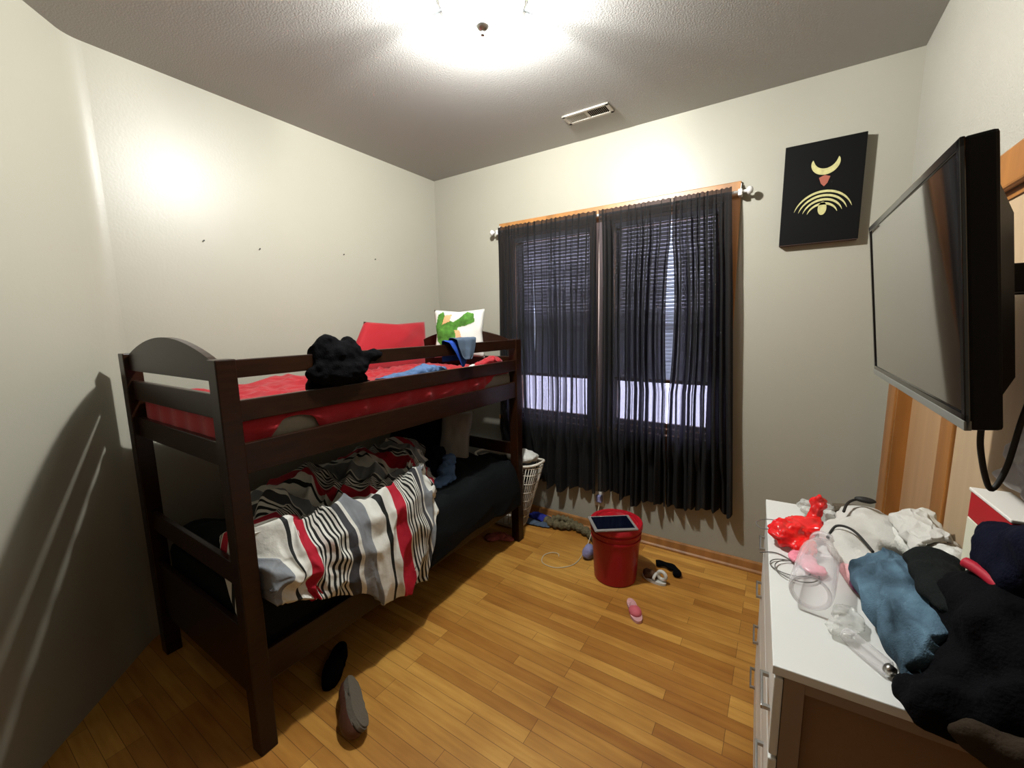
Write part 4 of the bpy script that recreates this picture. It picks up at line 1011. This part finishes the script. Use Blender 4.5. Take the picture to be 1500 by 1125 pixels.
# red cellophane bag
blob('red_gift_bag', [((2.605, -1.29, .875), (.045, .075, .034)), ((2.645, -1.22, .870), (.055, .08, .030)), ((2.685, -1.19, .872), (.045, .07, .030)), ((2.703, -1.12, .905), (.026, .032, .052)), ((2.66, -1.34, .865), (.04, .06, .024))], M['redplastic'],
     'shiny red crinkled cellophane bag at the far left of the dresser top', 'bag', .006, .03, .045, .006, clip=ZD)
blob('clear_plastic_wrap', [((2.69, -1.035, .872), (.045, .045, .030)), ((2.735, -1.01, .868), (.04, .035, .025)), ((2.745, -1.08, .868), (.03, .04, .025))], M['foil'],
     'crinkled clear plastic wrap behind the red cellophane bag', 'wrapper', .006, .025, .035, .006, clip=ZD)
br_ = thing('duster', 'taupe fuzzy duster with a pale handle at the far end of the dresser', 'duster', (2.81, -.985, ZD))
MB().tube(smooth_pts([(2.755, -1.005, .868), (2.80, -1.00, .872), (2.85, -.99, .870)], 8), .022, 14).build('duster_head', M['brush'], br_, True)
MB().tube([(2.85, -.99, .870), (2.93, -.975, .865)], .005, 8).build('duster_handle', M['cord_white'], br_, True)
# clear plastic jar lying on its side
jr = thing('clear_jar', 'large clear plastic jar lying on its side on the dresser', 'jar', (2.69, -1.46, ZD))
ja = Vector((2.660, -1.640, .890)); jb = Vector((2.704, -1.335, .886)); dj = (jb-ja).normalized(); Lj = (jb-ja).length
Jm = Matrix.Translation(ja) @ dj.to_track_quat('Z', 'Y').to_matrix().to_4x4()
MB().lathe([(0, .006), (.026, .004), (.038, .0), (.044, .008), (.046, .03), (.046, .20), (.043, .225), (.034, .250), (.029, .262), (.029, Lj-.02), (.032, Lj-.018), (.032, Lj)], 40, mtx=Jm).build('jar_body', M['clear'], jr, True)
MB().lathe([(.033, .004), (.041, .001), (.042, .003), (.033, .007)], 32, mtx=Jm).build('jar_base', M['clear'], jr, True)
MB().lathe([(.0335, Lj-.022), (.0335, Lj+.002), (0, Lj+.003)], 32, mtx=Jm).build('screw_cap', M['clear'], jr, True)
pp = thing('pink_bottle', 'small pink translucent bottle with a dark base lying by the clear jar', 'bottle', (2.755, -1.47, ZD))
pa_ = Vector((2.775, -1.515, .872)); pb_ = Vector((2.752, -1.40, .868)); Pj = Matrix.Translation(pa_) @ (pb_-pa_).to_track_quat('Z', 'Y').to_matrix().to_4x4()
MB().lathe([(0, .018), (.024, .018), (.026, .03), (.026, .085), (.015, .10), (.012, .118), (0, .12)], 28, mtx=Pj).build('bottle_body', M['pink'], pp, True)
MB().lathe([(0, 0), (.022, 0), (.0245, .018), (0, .0185)], 28, mtx=Pj).build('bottle_base', M['magenta'], pp, True)
blob('pink_film', [((2.655, -1.40, .856), (.035, .04, .013)), ((2.68, -1.45, .856), (.03, .03, .012))], M['clearpink'], 'pink translucent film under the neck of the clear jar', 'wrapper', .005, .010, .03, .003, clip=ZD)
blob('clear_bag', [((2.735, -1.64, .856), (.035, .06, .014)), ((2.715, -1.69, .856), (.03, .03, .012))], M['foil'], 'flat clear plastic bag between the jar and the jeans', 'bag', .005, .014, .03, .003, clip=ZD)
tu = thing('clear_tube', 'small clear plastic tube with a bronze end by the jeans', 'tube', (2.745, -1.745, ZD))
ta_ = Vector((2.722, -1.705, .857)); tb2 = Vector((2.778, -1.775, .857)); Tj = Matrix.Translation(ta_) @ (tb2-ta_).to_track_quat('Z', 'Y').to_matrix().to_4x4(); Lt = (tb2-ta_).length
MB().lathe([(0, 0), (.014, .001), (.0155, .006), (.0155, Lt), (0, Lt)], 24, mtx=Tj).build('tube_body', M['clear'], tu, True)
MB().lathe([(0, Lt), (.010, Lt), (.010, Lt+.012), (0, Lt+.013)], 20, mtx=Tj).build('tube_end', M['nickel'], tu, True)
# thin grey wires
def loop(c, rx, ry, z, n=40, ph=0, dz=0): return [Vector((c[0]+rx*math.cos(ph+2*PI*i/n), c[1]+ry*math.sin(ph+2*PI*i/n), z+dz*math.sin(2*PI*i/n))) for i in range(n)]
tag(MB().tube(smooth_pts([(2.61, -1.20, .866), (2.575, -1.19, .862), (2.545, -1.205, .860), (2.533, -1.245, .862), (2.552, -1.285, .866), (2.59, -1.275, .870)], 8), .0016, 6).build('wire_loop', M['cord_grey'], None, True, loc=(2.56, -1.24, .861)), 'thin grey wire loop sticking out past the dresser edge', 'wire')
m_ = MB().tube(smooth_pts([(2.552, -1.405, .843), (2.58, -1.385, .843), (2.61, -1.39, .843), (2.66, -1.44, .843)], 8), .0018, 6)
m_.tube(loop((2.625, -1.455), .047, .040, .845), .0016, 6, True); m_.tube(loop((2.640, -1.47), .050, .052, .848), .0016, 6, True)
tag(m_.build('coiled_wire', M['cord_grey'], None, True, loc=(2.62, -1.45, .843)), 'coil of thin grey wire on the dresser left of the clear jar', 'wire')
